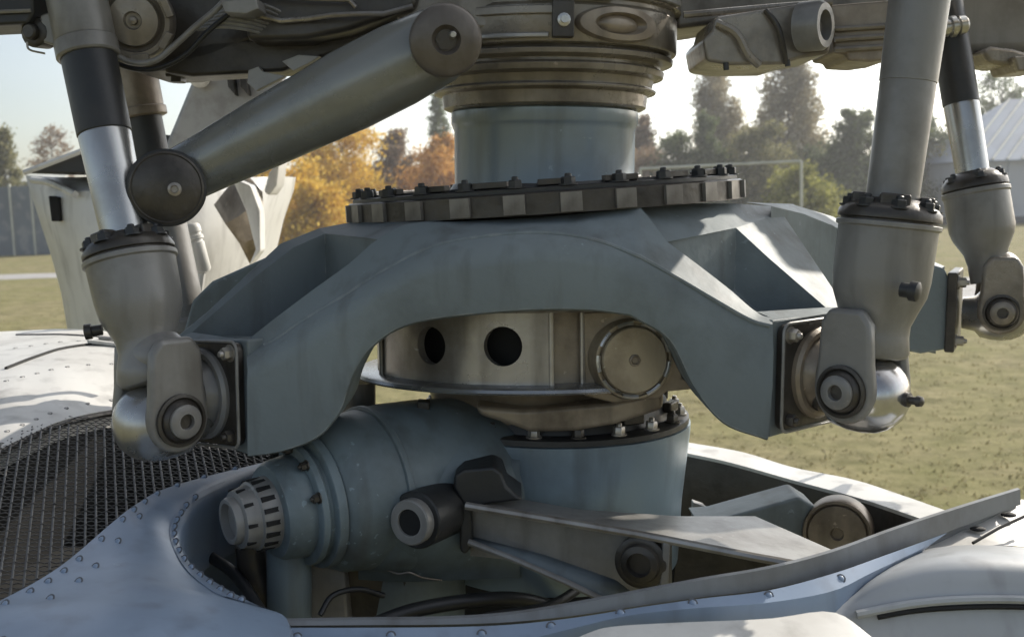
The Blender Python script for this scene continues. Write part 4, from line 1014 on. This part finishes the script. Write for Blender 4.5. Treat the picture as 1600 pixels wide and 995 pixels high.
b = MB()
rp = [u(*p) for p in ((1440, 850, 1.36), (1500, 822, 1.40), (1560, 795, 1.44), (1596, 780, 1.47), (1680, 790, 1.5))]
rq = [u(*p) for p in ((1440, 858, 1.33), (1520, 852, 1.34), (1580, 852, 1.36), (1680, 862, 1.38), (1720, 868, 1.4))]
b.grid([rp, rq]); pw = part('far_panel', b, M['white'], fu, sharp=30)
part('panel_gap', MB().tube([u(1520, 848, 1.335), u(1560, 825, 1.36), u(1610, 802, 1.4)], 0.002, 6), M['slot'], fu)
for q in ((1528, 826, 1.383), (1576, 804, 1.42)):
    part('slot', MB().ball(u(*q), 0.007, 12, 8, (1.5, 1, 0.45)), M['slot'], pw)
# rear sill
R0 = spl([(1070, 690, 1.98), (1160, 706, 1.93), (1240, 730, 1.86), (1330, 748, 1.78), (1400, 770, 1.70), (1520, 812, 1.50)], 24)
R1 = spl([(1070, 707, 1.92), (1140, 722, 1.88), (1240, 750, 1.79), (1340, 777, 1.68), (1410, 800, 1.58), (1490, 828, 1.44)], 24)
ra = [u(*p) for p in R0]; rb_ = [u(*p) for p in R1]
b = MB().grid([[p + Vector((0.03, 0.15, -0.25)) for p in ra], ra, rb_, [p + Vector((0, 0.002, -0.006)) for p in rb_]])
part('far_sill', b, M['white'], fu, 'pale sill along the far edge of the bay', sharp=30)
part('far_bay_wall', MB().grid([[p + Vector((0, 0.003, -0.006)) for p in rb_], [p + Vector((-0.02, 0.03, -0.4)) for p in rb_]]), M['dark'], fu)  # wall coloured dark to deepen the shadow in the bay

# ---------------------------------------------------------------- pale exhaust fairing behind, left
ef = thing('exhaust_fairing', 'beige white fairing with a dark slot and black top behind the left rods', 'fairing', u(200, 520, 3.2))
secs = []
for py, xl, xr, bul in ((274, 40, 436, 0.10), (296, 46, 432, 0.2), (345, 62, 415, 0.24), (400, 80, 402, 0.24), (460, 96, 385, 0.22), (530, 108, 370, 0.2)):
    r = []
    for k in range(21):
        f = k / 20; x = xl + (xr - xl) * f
        r.append(u(x, py + 3 * math.sin(f * 9), 3.25 - bul * 2.2 * (math.sin(math.pi * (0.06 + 0.88 * f)) ** 0.6 - 0.35)))
    secs.append(r)
b = MB().grid(secs); b.grid([[Vector((p.x, 3.5, p.z)) for p in secs[0]], secs[0]])
for e in (0, -1): b.grid([[s_[e] for s_ in secs], [Vector((s_[e].x, 3.5, s_[e].z)) for s_ in secs]])
part('shell', b, M['white'], ef, sharp=40)
b = MB().pprism([(40, 271), (128, 238), (250, 210), (300, 214), (290, 272)], 3.0, 3.3)
part('black_top', b, M['black'], ef, bevel=0.005)
part('top_trim', MB().tube([u(38, 270, 2.98), u(128, 236, 2.98), u(250, 206, 2.98)], 0.008, 6), M['white'], ef)
part('slot', MB().pprism([(75, 306), (91, 308), (94, 346), (80, 346)], 3.09, 3.3), M['slot'], ef, bevel=0.003)
part('fold', MB().tube(spl([u(50, 281, 3.16), u(80, 286, 3.11), u(118, 304, 3.03)], 10), 0.010, 8), M['white'], ef)
b = MB().pprism([(246, 252), (268, 200), (300, 122), (330, 106), (380, 108), (442, 118), (436, 160), (330, 230), (262, 262)], 2.5, 2.7)
part('upper_fin', b, M['plate'], ef, bevel=0.02, seg=3)
part('fin_cap', MB().ball(u(312, 122, 2.48), 0.022, 14, 10, (1.1, 1, 1)), M['white'], ef)
for x in (352, 372):
    part('fin_slot', MB().pprism([(x, 104), (x + 11, 108), (x + 16, 150), (x + 4, 136)], 2.47, 2.5), M['dark'], ef, bevel=0.002)
# curled outlet lip, sunlit on its right edge
lp = [spl([u(334, 320, 2.9), u(362, 286, 2.85), u(384, 270, 2.85)], 8), spl([u(352, 350, 2.8), u(384, 330, 2.76), u(410, 300, 2.8)], 8), spl([u(374, 380, 2.8), u(398, 372, 2.78), u(414, 350, 2.84)], 8), spl([u(390, 412, 2.85), u(402, 396, 2.85), u(406, 380, 2.9)], 8)]
part('outlet_lip', MB().grid(lp), M['brown'], ef, 'brown stained outlet lip', solid=0.006)
part('lip_edge', MB().pprism([(364, 284), (372, 282), (392, 290), (406, 330), (407, 392), (388, 416), (399, 390), (384, 330)], 2.72, 2.78), M['white'], ef, bevel=0.008)
part('lip_edge', MB().pprism([(412, 300), (420, 270), (437, 250), (432, 290), (420, 306)], 2.8, 2.9), M['white'], ef, bevel=0.006)

# ================================================================ the field and what stands on it
def grass_mat():
    m = bpy.data.materials.new('dry_grass_ground'); m.use_nodes = True
    n = m.node_tree.nodes; l = m.node_tree.links; b = n['Principled BSDF']; b.inputs['Roughness'].default_value = 0.95
    b.inputs['Specular IOR Level'].default_value = 0.1
    tc = n.new('ShaderNodeTexCoord')
    def noise(s, d):
        q = n.new('ShaderNodeTexNoise'); q.inputs['Scale'].default_value = s; q.inputs['Detail'].default_value = d; q.inputs['Roughness'].default_value = 0.7
        l.new(tc.outputs['Object'], q.inputs['Vector']); return q
    a, c, e = noise(0.25, 5), noise(4.0, 8), noise(1.3, 6)
    r = n.new('ShaderNodeValToRGB'); r.color_ramp.elements[0].position = 0.41; r.color_ramp.elements[0].color = (0.095, 0.088, 0.037, 1)
    r.color_ramp.elements[1].position = 0.60; r.color_ramp.elements[1].color = (0.255, 0.22, 0.12, 1)
    x = n.new('ShaderNodeElement') if False else n.new('ShaderNodeMath'); x.operation = 'ADD'
    y = n.new('ShaderNodeMath'); y.operation = 'MULTIPLY'; y.inputs[1].default_value = 0.5
    l.new(c.outputs['Fac'], y.inputs[0]); l.new(y.outputs[0], x.inputs[0])
    z = n.new('ShaderNodeMath'); z.operation = 'MULTIPLY'; z.inputs[1].default_value = 0.55
    l.new(e.outputs['Fac'], z.inputs[0]); l.new(z.outputs[0], x.inputs[1])
    l.new(x.outputs[0], r.inputs[0])
    mx = n.new('ShaderNodeMix'); mx.data_type = 'RGBA'; mx.inputs['B'].default_value = (0.15, 0.15, 0.05, 1)
    rr = n.new('ShaderNodeMapRange'); rr.inputs[1].default_value = 0.4; rr.inputs[2].default_value = 0.65; rr.inputs[4].default_value = 0.6
    l.new(a.outputs['Fac'], rr.inputs[0]); l.new(rr.outputs[0], mx.inputs['Factor']); l.new(r.outputs[0], mx.inputs['A'])
    l.new(mx.outputs['Result'], b.inputs['Base Color'])
    bp = n.new('ShaderNodeBump'); bp.inputs['Strength'].default_value = 0.7; bp.inputs['Distance'].default_value = 0.08
    l.new(c.outputs['Fac'], bp.inputs['Height']); l.new(bp.outputs[0], b.inputs['Normal'])
    return m
def leaf_mat(name, c0, c1, c2, trans=0.42):
    m = bpy.data.materials.new(name); m.use_nodes = True
    n = m.node_tree.nodes; l = m.node_tree.links; b = n['Principled BSDF']; b.inputs['Roughness'].default_value = 0.7
    b.inputs['Specular IOR Level'].default_value = 0.2
    g = n.new('ShaderNodeNewGeometry'); r = n.new('ShaderNodeValToRGB')
    r.color_ramp.elements[0].color = (*c0, 1); r.color_ramp.elements[1].color = (*c2, 1)
    e = r.color_ramp.elements.new(0.5); e.color = (*c1, 1)
    l.new(g.outputs['Random Per Island'], r.inputs[0]); l.new(r.outputs[0], b.inputs['Base Color'])
    t = n.new('ShaderNodeBsdfTranslucent'); l.new(r.outputs[0], t.inputs['Color'])
    mx = n.new('ShaderNodeMixShader'); mx.inputs[0].default_value = trans
    l.new(b.outputs[0], mx.inputs[1]); l.new(t.outputs[0], mx.inputs[2])
    l.new(mx.outputs[0], n['Material Output'].inputs['Surface'])
    return m
G = grass_mat()
b = MB(); b.grid([[Vector((x, y, 0)) for x in (-165, -60, 0, 60, 165)] for y in (-36, 0, 30, 90, 155)])
single('grass_field', b, G, None, None, kind='structure')
asph = mat('pale_asphalt', (0.30, 0.29, 0.28), 0.9, 0, (0.2, 0.19, 0.18), 0.6, 2, 0.3, 30)
pa = [wp(x, y, 40) for x, y in ((0, 0),)]
def gnd(px, py, z=0.004):
    d = RIG.to_3x3() @ (FWD + RGT * ((px - 800) / F) + UPV * ((497.5 - py) / F)); k = (z - EYE) / d.z
    return Vector((0, 0, EYE)) + d * k
b = MB(); b.grid([[gnd(1490, 434), gnd(1700, 424), gnd(1900, 410)], [gnd(1490, 470), gnd(1700, 466), gnd(1900, 450)]])
single('path', b, asph, None, None, kind='structure')
b = MB(); b.grid([[gnd(-200, 434, 0.006), gnd(0, 429, 0.006), gnd(300, 420, 0.006), gnd(480, 410, 0.006)], [gnd(-200, 444, 0.006), gnd(0, 437, 0.006), gnd(300, 426, 0.006), gnd(480, 415, 0.006)]])
single('footpath', b, asph, None, None, kind='structure')
# tufts of grass and fallen leaves
tm = leaf_mat('grass_blades', (0.17, 0.155, 0.065), (0.23, 0.20, 0.095), (0.33, 0.28, 0.155), 0.35)
vs = []; fs_ = []
rnd = random.Random(3)
for i in range(9000):
    d = 9.5 + 38 * rnd.random() ** 1.6
    x = d * (-0.52 + 1.04 * rnd.random())
    if x / d < 0.14 and rnd.random() < 0.75: continue
    for q in range(3):
        a = rnd.random() * 6.28; h = 0.012 + 0.04 * rnd.random(); ww = 0.009 + 0.014 * rnd.random(); le = 0.2 * rnd.random()
        bx, by = x + rnd.gauss(0, 0.05), d + rnd.gauss(0, 0.05); o = len(vs)
        dx, dy = math.cos(a) * ww, math.sin(a) * ww
        vs += [(bx - dx, by - dy, 0), (bx + dx, by + dy, 0), (bx + dy * le * 20, by - dx * le * 20, h)]; fs_.append((o, o + 1, o + 2))
me = bpy.data.meshes.new('grass_tufts'); me.from_pydata(vs, [], fs_); me.materials.append(tm)
o = bpy.data.objects.new('grass_tufts', me); col.objects.link(o); o['label'] = 'dry straw coloured grass tufts over the field'; o['category'] = 'grass'; o['kind'] = 'stuff'

bark = mat('tree_bark', (0.10, 0.085, 0.07), 0.9, 0, (0.05, 0.04, 0.035), 0.6, 6, 0.5, 20)
LM = {
 'yellow': leaf_mat('yellow_leaves', (0.46, 0.28, 0.035), (0.70, 0.47, 0.06), (0.80, 0.60, 0.13)),
 'orange': leaf_mat('orange_leaves', (0.36, 0.18, 0.04), (0.56, 0.30, 0.07), (0.66, 0.40, 0.12)),
 'brown': leaf_mat('brown_leaves', (0.18, 0.125, 0.08), (0.27, 0.19, 0.12), (0.36, 0.28, 0.18)),
 'green': leaf_mat('dark_green_leaves', (0.06, 0.08, 0.035), (0.11, 0.14, 0.06), (0.18, 0.205, 0.095)),
 'olive': leaf_mat('olive_leaves', (0.11, 0.115, 0.05), (0.20, 0.19, 0.085), (0.30, 0.28, 0.14)),
 'tan': leaf_mat('tan_leaves', (0.20, 0.175, 0.10), (0.33, 0.28, 0.17), (0.46, 0.41, 0.27)),
 'lime': leaf_mat('lime_leaves', (0.14, 0.15, 0.03), (0.26, 0.26, 0.06), (0.38, 0.36, 0.12)),
}
TREES = 'trees along the far edge of the field'
def tree(name, label, px, top, wpx, dist, leaf, shape='round', dens=1.0, seed=1, low=0.2, group=TREES, lsize=0.42):
    rn = random.Random(seed)
    base = wp(px, 330, dist); base.z = 0
    H = wp(px, top, dist).z; W = wpx * dist / F / 2
    t = thing(name, label, 'bush' if name == 'bush' else 'tree', base, group, world=True)
    tr = MB(); tips = []
    tr.tube([base, base + Vector((rn.uniform(-.2, .2), 0, H * 0.35)), base + Vector((rn.uniform(-.3, .3), 0, H * (0.92 if shape != 'round' else 0.75)))], max(0.10, H * 0.018), 7, 0.03)
    nb = {'round': 34, 'poplar': 110, 'cone': 46, 'sparse': 64}[shape]
    for k in range(nb):
        f = low + (0.97 - low) * (k + rn.random()) / nb
        a = rn.random() * 6.283
        if shape == 'cone': R = W * (1.02 - f) / (1.02 - low) * rn.uniform(0.7, 1.05) + 0.15; rise = R * 0.05
        elif shape == 'poplar': R = W * (math.sin(math.pi * min(1, (f - low) / (1 - low) * 0.8 + 0.18)) ** 0.7) * rn.uniform(0.6, 1.1) + 0.1; rise = R * 2.4
        elif shape == 'sparse': R = W * math.sin(math.pi * (0.2 + 0.75 * (f - low) / (1 - low))) * rn.uniform(0.5, 1.1); rise = R * 0.8
        else: R = W * math.sqrt(max(0.03, 1 - ((f - 0.5) / 0.52) ** 2)) * rn.uniform(0.35, 1.2); rise = R * 0.45
        p0 = base + Vector((0, 0, H * max(0.05, f - rise / H * 0.9) * 0.95))
        p2 = base + Vector((math.cos(a) * R, math.sin(a) * R, min(H * f, H * 0.99)))
        p1 = p0.lerp(p2, 0.5) + Vector((0, 0, -0.06 * R if shape == 'cone' else 0.12 * R))
        tr.tube([p0, p1, p2], max(0.025, R * 0.02), 4, 0.012)
        tips.append((p0, p1, p2, R))
    part('trunk', tr, bark, t)
    vs = []; fs = []
    for p0, p1, p2, R in tips:
        cl = int((48 + 30 * R) * dens)
        npu = 3 if shape in ('round',) else 2
        for c in range(cl):
            s = rn.uniform(0.35, 1.05); q = p1.lerp(p2, (s - 0.4) / 0.6) if s > 0.4 else p0.lerp(p1, s / 0.4)
            sp_ = (0.34 if shape == 'round' else 0.2) * max(0.6, R) * (1.1 - 0.4 * s)
            q = q + Vector((rn.gauss(0, sp_), rn.gauss(0, sp_), rn.gauss(0, sp_ * 0.8)))
            if q.z < 0.1: continue
            for k in range(npu):
                n3 = Vector((rn.gauss(0, 1), rn.gauss(0, 1), rn.gauss(0, 1))).normalized(); e1_ = n3.orthogonal().normalized(); e2_ = n3.cross(e1_)
                sz = lsize * rn.uniform(0.35, 1.0) * 0.5; q2 = q + Vector((rn.gauss(0, .25), rn.gauss(0, .25), rn.gauss(0, .2))); o = len(vs)
                vs += [q2 - e1_ * sz, q2 + e2_ * sz * 0.55, q2 + e1_ * sz, q2 - e2_ * sz * 0.55]; fs.append((o, o + 1, o + 2, o + 3))
    me = bpy.data.meshes.new('crown'); me.from_pydata([v - base for v in vs], [], fs); me.materials.append(LM[leaf])
    part('crown', me, LM[leaf], t)
    return t
tree('yellow_tree', 'bright yellow autumn tree left of the mast, lowest branches near the fairing', 440, 205, 110, 84, 'yellow', seed=1, low=0.08, dens=1.3)
tree('yellow_tree', 'tall golden orange tree between the diagonal arm and the mast', 535, 178, 130, 92, 'yellow', seed=2, low=0.08, dens=1.3)
tree('yellow_tree', 'small yellow tree low beside the left arm of the bracket', 490, 285, 90, 80, 'yellow', seed=22, low=0.05, dens=1.3)
tree('brown_tree', 'bare brownish tree between the golden tree and the mast', 620, 200, 90, 100, 'brown', 'sparse', seed=3, low=0.1, dens=1.2)
tree('orange_tree', 'orange tree just left of the mast', 692, 208, 80, 92, 'orange', seed=4, low=0.08, dens=1.3)
tree('pine_tree', 'dark evergreen behind the orange tree at the mast edge', 690, 140, 70, 112, 'green', 'cone', seed=5, dens=1.0)
tree('brown_tree', 'brown bare tree just right of the mast', 1005, 175, 60, 104, 'brown', 'sparse', seed=6, low=0.1, dens=1.1)
tree('poplar_tree', 'pale feathery poplar above the dark evergreens, right of the mast', 1118, 92, 85, 110, 'tan', 'poplar', seed=7, low=0.15, dens=1.1)
tree('poplar_tree', 'taller leafy poplar left of the front right rod', 1232, 70, 105, 106, 'tan', 'poplar', seed=8, low=0.05, dens=1.7)
tree('pine_tree', 'dark green evergreen below the pale poplar', 1105, 172, 110, 95, 'green', 'cone', seed=9, low=0.1, dens=1.5)
tree('pine_tree', 'low dark evergreen touching the mast side of the goal', 1060, 205, 80, 97, 'green', 'round', seed=19, low=0.05, dens=1.3)
tree('olive_tree', 'olive green round tree under the leafy poplar', 1190, 190, 100, 94, 'olive', seed=10, low=0.05, dens=1.3)
tree('dark_tree', 'dark leafy tree left of the front right rod', 1335, 165, 110, 98, 'green', 'sparse', seed=11, low=0.1, dens=1.3)
tree('dark_tree', 'dark tree between the two right rods', 1440, 170, 120, 102, 'green', 'sparse', seed=12, low=0.1, dens=1.3)
tree('open_tree', 'open branched tree rising behind the hangar roof', 1560, 105, 170, 112, 'green', 'sparse', seed=13, low=0.15, dens=0.7)
tree('bush', 'yellow green bush beside the white goal post', 1250, 262, 95, 78, 'lime', seed=14, low=0.03, dens=1.5, group='bushes on the field')
tree('green_tree', 'grey green pointed tree at the left edge of the photo', 14, 196, 90, 92, 'olive', 'cone', seed=15, low=0.1, dens=1.2)
tree('bare_tree', 'thin bare tree behind the front left rod', 88, 190, 90, 108, 'brown', 'sparse', seed=16, low=0.1, dens=0.35)
tree('bare_tree', 'leafless brown tree between the two left rods', 192, 168, 80, 104, 'brown', 'sparse', seed=17, low=0.1, dens=0.6)
for i, (px, tp, wd, lf) in enumerate(((570, 260, 120, 'brown'), (660, 262, 120, 'orange'), (1010, 236, 110, 'brown'), (1130, 245, 140, 'green'), (1300, 232, 140, 'green'), (1400, 240, 140, 'green'), (1490, 232, 120, 'olive'))):
    tree('bush', ('brown hedge bush under the golden tree', 'orange brown hedge bush left of the mast foot', 'brown hedge bush right of the mast foot', 'dark hedge bush behind the goal', 'dark hedge bush beneath the dark leafy tree', 'dark hedge bush behind the front right cup', 'olive hedge bush left of the hangar')[i], px, tp, wd, 100, lf, seed=30 + i, low=0.02, dens=1.6, group='hedge bushes below the trees')
# distant wood closing the horizon
vs = []; fs = []; rn = random.Random(5)
for i in range(26000):
    x = rn.uniform(-110, 110); h = 5.5 + 1.8 * math.sin(x * 0.21) + 1.3 * math.sin(x * 0.53 + 1); z = h * rn.random() ** 0.8; y = 128 + rn.uniform(0, 5)
    n3 = Vector((rn.gauss(0, 1), rn.gauss(0, 1), rn.gauss(0, 1))).normalized(); e1_ = n3.orthogonal().normalized(); e2_ = n3.cross(e1_); sz = rn.uniform(.2, .5); q = Vector((x, y, z)); o = len(vs)
    vs += [q - e1_ * sz, q + e2_ * sz, q + e1_ * sz, q - e2_ * sz]; fs.append((o, o + 1, o + 2, o + 3))
me = bpy.data.meshes.new('far_wood'); me.from_pydata(vs, [], fs); me.materials.append(LM['green'])
o = bpy.data.objects.new('far_wood', me); col.objects.link(o); o['label'] = 'low dark wood along the horizon behind the trees'; o['category'] = 'wood'; o['kind'] = 'stuff'

# goal frame
gm = mat('weathered_goal_paint', (0.45, 0.46, 0.40), 0.5, 0, (0.5, 0.48, 0.45), 0.4, 3)
p0 = wp(1000, 264, 62); p1 = wp(1252, 252, 58)
g = thing('goal_frame', 'pale pipe goal frame on the grass right of the mast', 'goal', Vector((p1.x, p1.y, 0)), world=True)
part('crossbar', MB().tube([p0, p1], 0.075, 10), gm, g)
part('post', MB().tube([Vector((p1.x, p1.y, 0)), p1], 0.075, 10), gm, g)
part('post', MB().tube([Vector((p0.x, p0.y, 0)), p0], 0.075, 10), gm, g)
# hangar
hg_roof = mat('blue_grey_roof', (0.20, 0.235, 0.29), 0.45, 0.2, (0.14, 0.16, 0.2), 0.5, 0.6)
hg_wall = mat('pale_hangar_wall', (0.42, 0.44, 0.48), 0.6, 0, (0.32, 0.33, 0.36), 0.5, 0.5)
D = 92
e0 = wp(1504, 252, D); e1p = wp(1900, 240, D)
hz = Vector((e0.x, D, 0))
h = thing('hangar', 'pale hangar with a ribbed blue grey roof at the right edge', 'hangar', hz, world=True)
ze = e0.z
b = MB().prism([Vector((e0.x, D, 0.5)), Vector((e0.x + 24, D, 0.5)), Vector((e0.x + 24, D, ze)), Vector((e0.x, D, ze))], [Vector((e0.x, D + 14, 0.5)), Vector((e0.x + 24, D + 14, 0.5)), Vector((e0.x + 24, D + 14, ze)), Vector((e0.x, D + 14, ze))])
part('wall', b, hg_wall, h)
part('plinth', MB().obox(Vector((e0.x + 12, D + 7, 0.3)), Vector((1, 0, 0)), Vector((0, 1, 0)), Z, 12.1, 7.1, 0.3), mat('dark_plinth', (0.06, 0.07, 0.08), 0.8), h)
rf = MB()
zr_ = ze + 5.5
rf.prism([Vector((e0.x - 0.2, D - 0.4, ze)), Vector((e0.x + 24, D - 0.4, ze)), Vector((e0.x + 24, D + 7, zr_)), Vector((e0.x + 7, D + 7, zr_))], [Vector((e0.x - 0.2, D - 0.4, ze - 0.15)), Vector((e0.x + 24, D - 0.4, ze - 0.15)), Vector((e0.x + 24, D + 7, zr_ - 0.15)), Vector((e0.x + 7, D + 7, zr_ - 0.15))])
rf.prism([Vector((e0.x - 0.2, D - 0.4, ze)), Vector((e0.x + 7, D + 7, zr_)), Vector((e0.x - 0.2, D + 14.4, ze))], [Vector((e0.x - 0.2, D - 0.4, ze - 0.15)), Vector((e0.x + 7, D + 7, zr_ - 0.15)), Vector((e0.x - 0.2, D + 14.4, ze - 0.15))])
ro = part('roof', rf, hg_roof, h)
for k in range(11):
    x = e0.x - 0.2 + k * 1.25
    part('roof_rib', MB().tube([Vector((x, D - 0.42, ze + 0.06)), Vector((x + 7.2, D + 7, zr_ + 0.06))], 0.09, 6), gm, ro)
for k in range(6):
    x = e0.x + 3.3 + k * 3.6
    part('wall_seam', MB().tube([Vector((x, D - 0.02, 0.6)), Vector((x + 0.6, D - 0.02, ze - 0.1))], 0.05, 5), hg_roof, h)
# fence at the left
fm = mat('grey_blue_fence', (0.13, 0.155, 0.18), 0.8, 0, (0.28, 0.29, 0.3), 0.6, 0.9, lo=0.5, hi=0.62)
f0 = wp(-140, 404, 88); 
fz = wp(0, 292, 88).z
fe_ = thing('panel_fence', 'grey blue panel fence at the far left edge of the field', 'fence', Vector((f0.x, 88, 0)), world=True)
for k in range(8):
    x = f0.x + k * 1.7
    part('panel', MB().obox(Vector((x + 0.8, 88, fz / 2)), Vector((1, 0, 0)), Vector((0, 1, 0)), Z, 0.78, 0.06, fz / 2), fm, fe_)
    part('post', MB().obox(Vector((x - 0.02, 87.93, fz / 2 + 0.1)), Vector((1, 0, 0)), Vector((0, 1, 0)), Z, 0.08, 0.09, fz / 2 + 0.1), gm, fe_)
sh = thing('shed', 'low pale roofed shed behind the panel fence', 'shed', wp(10, 400, 95) * 1, world=True)
sb = BASE[sh.name]; sb.z = 0; sh.location.z = 0
zt2 = wp(0, 272, 95).z
part('wall', MB().obox(Vector((sb.x, 97, (zt2 - 0.7) / 2)), Vector((1, 0, 0)), Vector((0, 1, 0)), Z, 5, 2, (zt2 - 0.7) / 2), hg_wall, sh)
part('roof', MB().prism([Vector((sb.x - 5.3, 94.7, zt2 - 0.7)), Vector((sb.x + 5.3, 94.7, zt2 - 0.7)), Vector((sb.x + 5.3, 97, zt2)), Vector((sb.x - 5.3, 97, zt2))], [Vector((sb.x - 5.3, 94.7, zt2 - 0.85)), Vector((sb.x + 5.3, 94.7, zt2 - 0.85)), Vector((sb.x + 5.3, 97, zt2 - 0.15)), Vector((sb.x - 5.3, 97, zt2 - 0.15))]), gm, sh)

# ---------------------------------------------------------------- thin autumn haze over the field
hm = bpy.data.materials.new('haze'); hm.use_nodes = True
hn = hm.node_tree.nodes; hn.remove(hn['Principled BSDF'])
pv = hn.new('ShaderNodeVolumePrincipled'); pv.inputs['Color'].default_value = (0.97, 0.98, 1.0, 1); pv.inputs['Density'].default_value = 0.0008; pv.inputs['Anisotropy'].default_value = 0.35
hm.node_tree.links.new(pv.outputs[0], hn['Material Output'].inputs['Volume'])
b = MB().obox(Vector((0, 60, 11.5)), Vector((1, 0, 0)), Vector((0, 1, 0)), Z, 170, 100, 12.5)
me = b.mesh('haze', smooth=False); me.materials.append(hm)
o = bpy.data.objects.new('haze', me); col.objects.link(o); o['label'] = 'pale thin haze over the whole field'; o['category'] = 'haze'; o['kind'] = 'stuff'
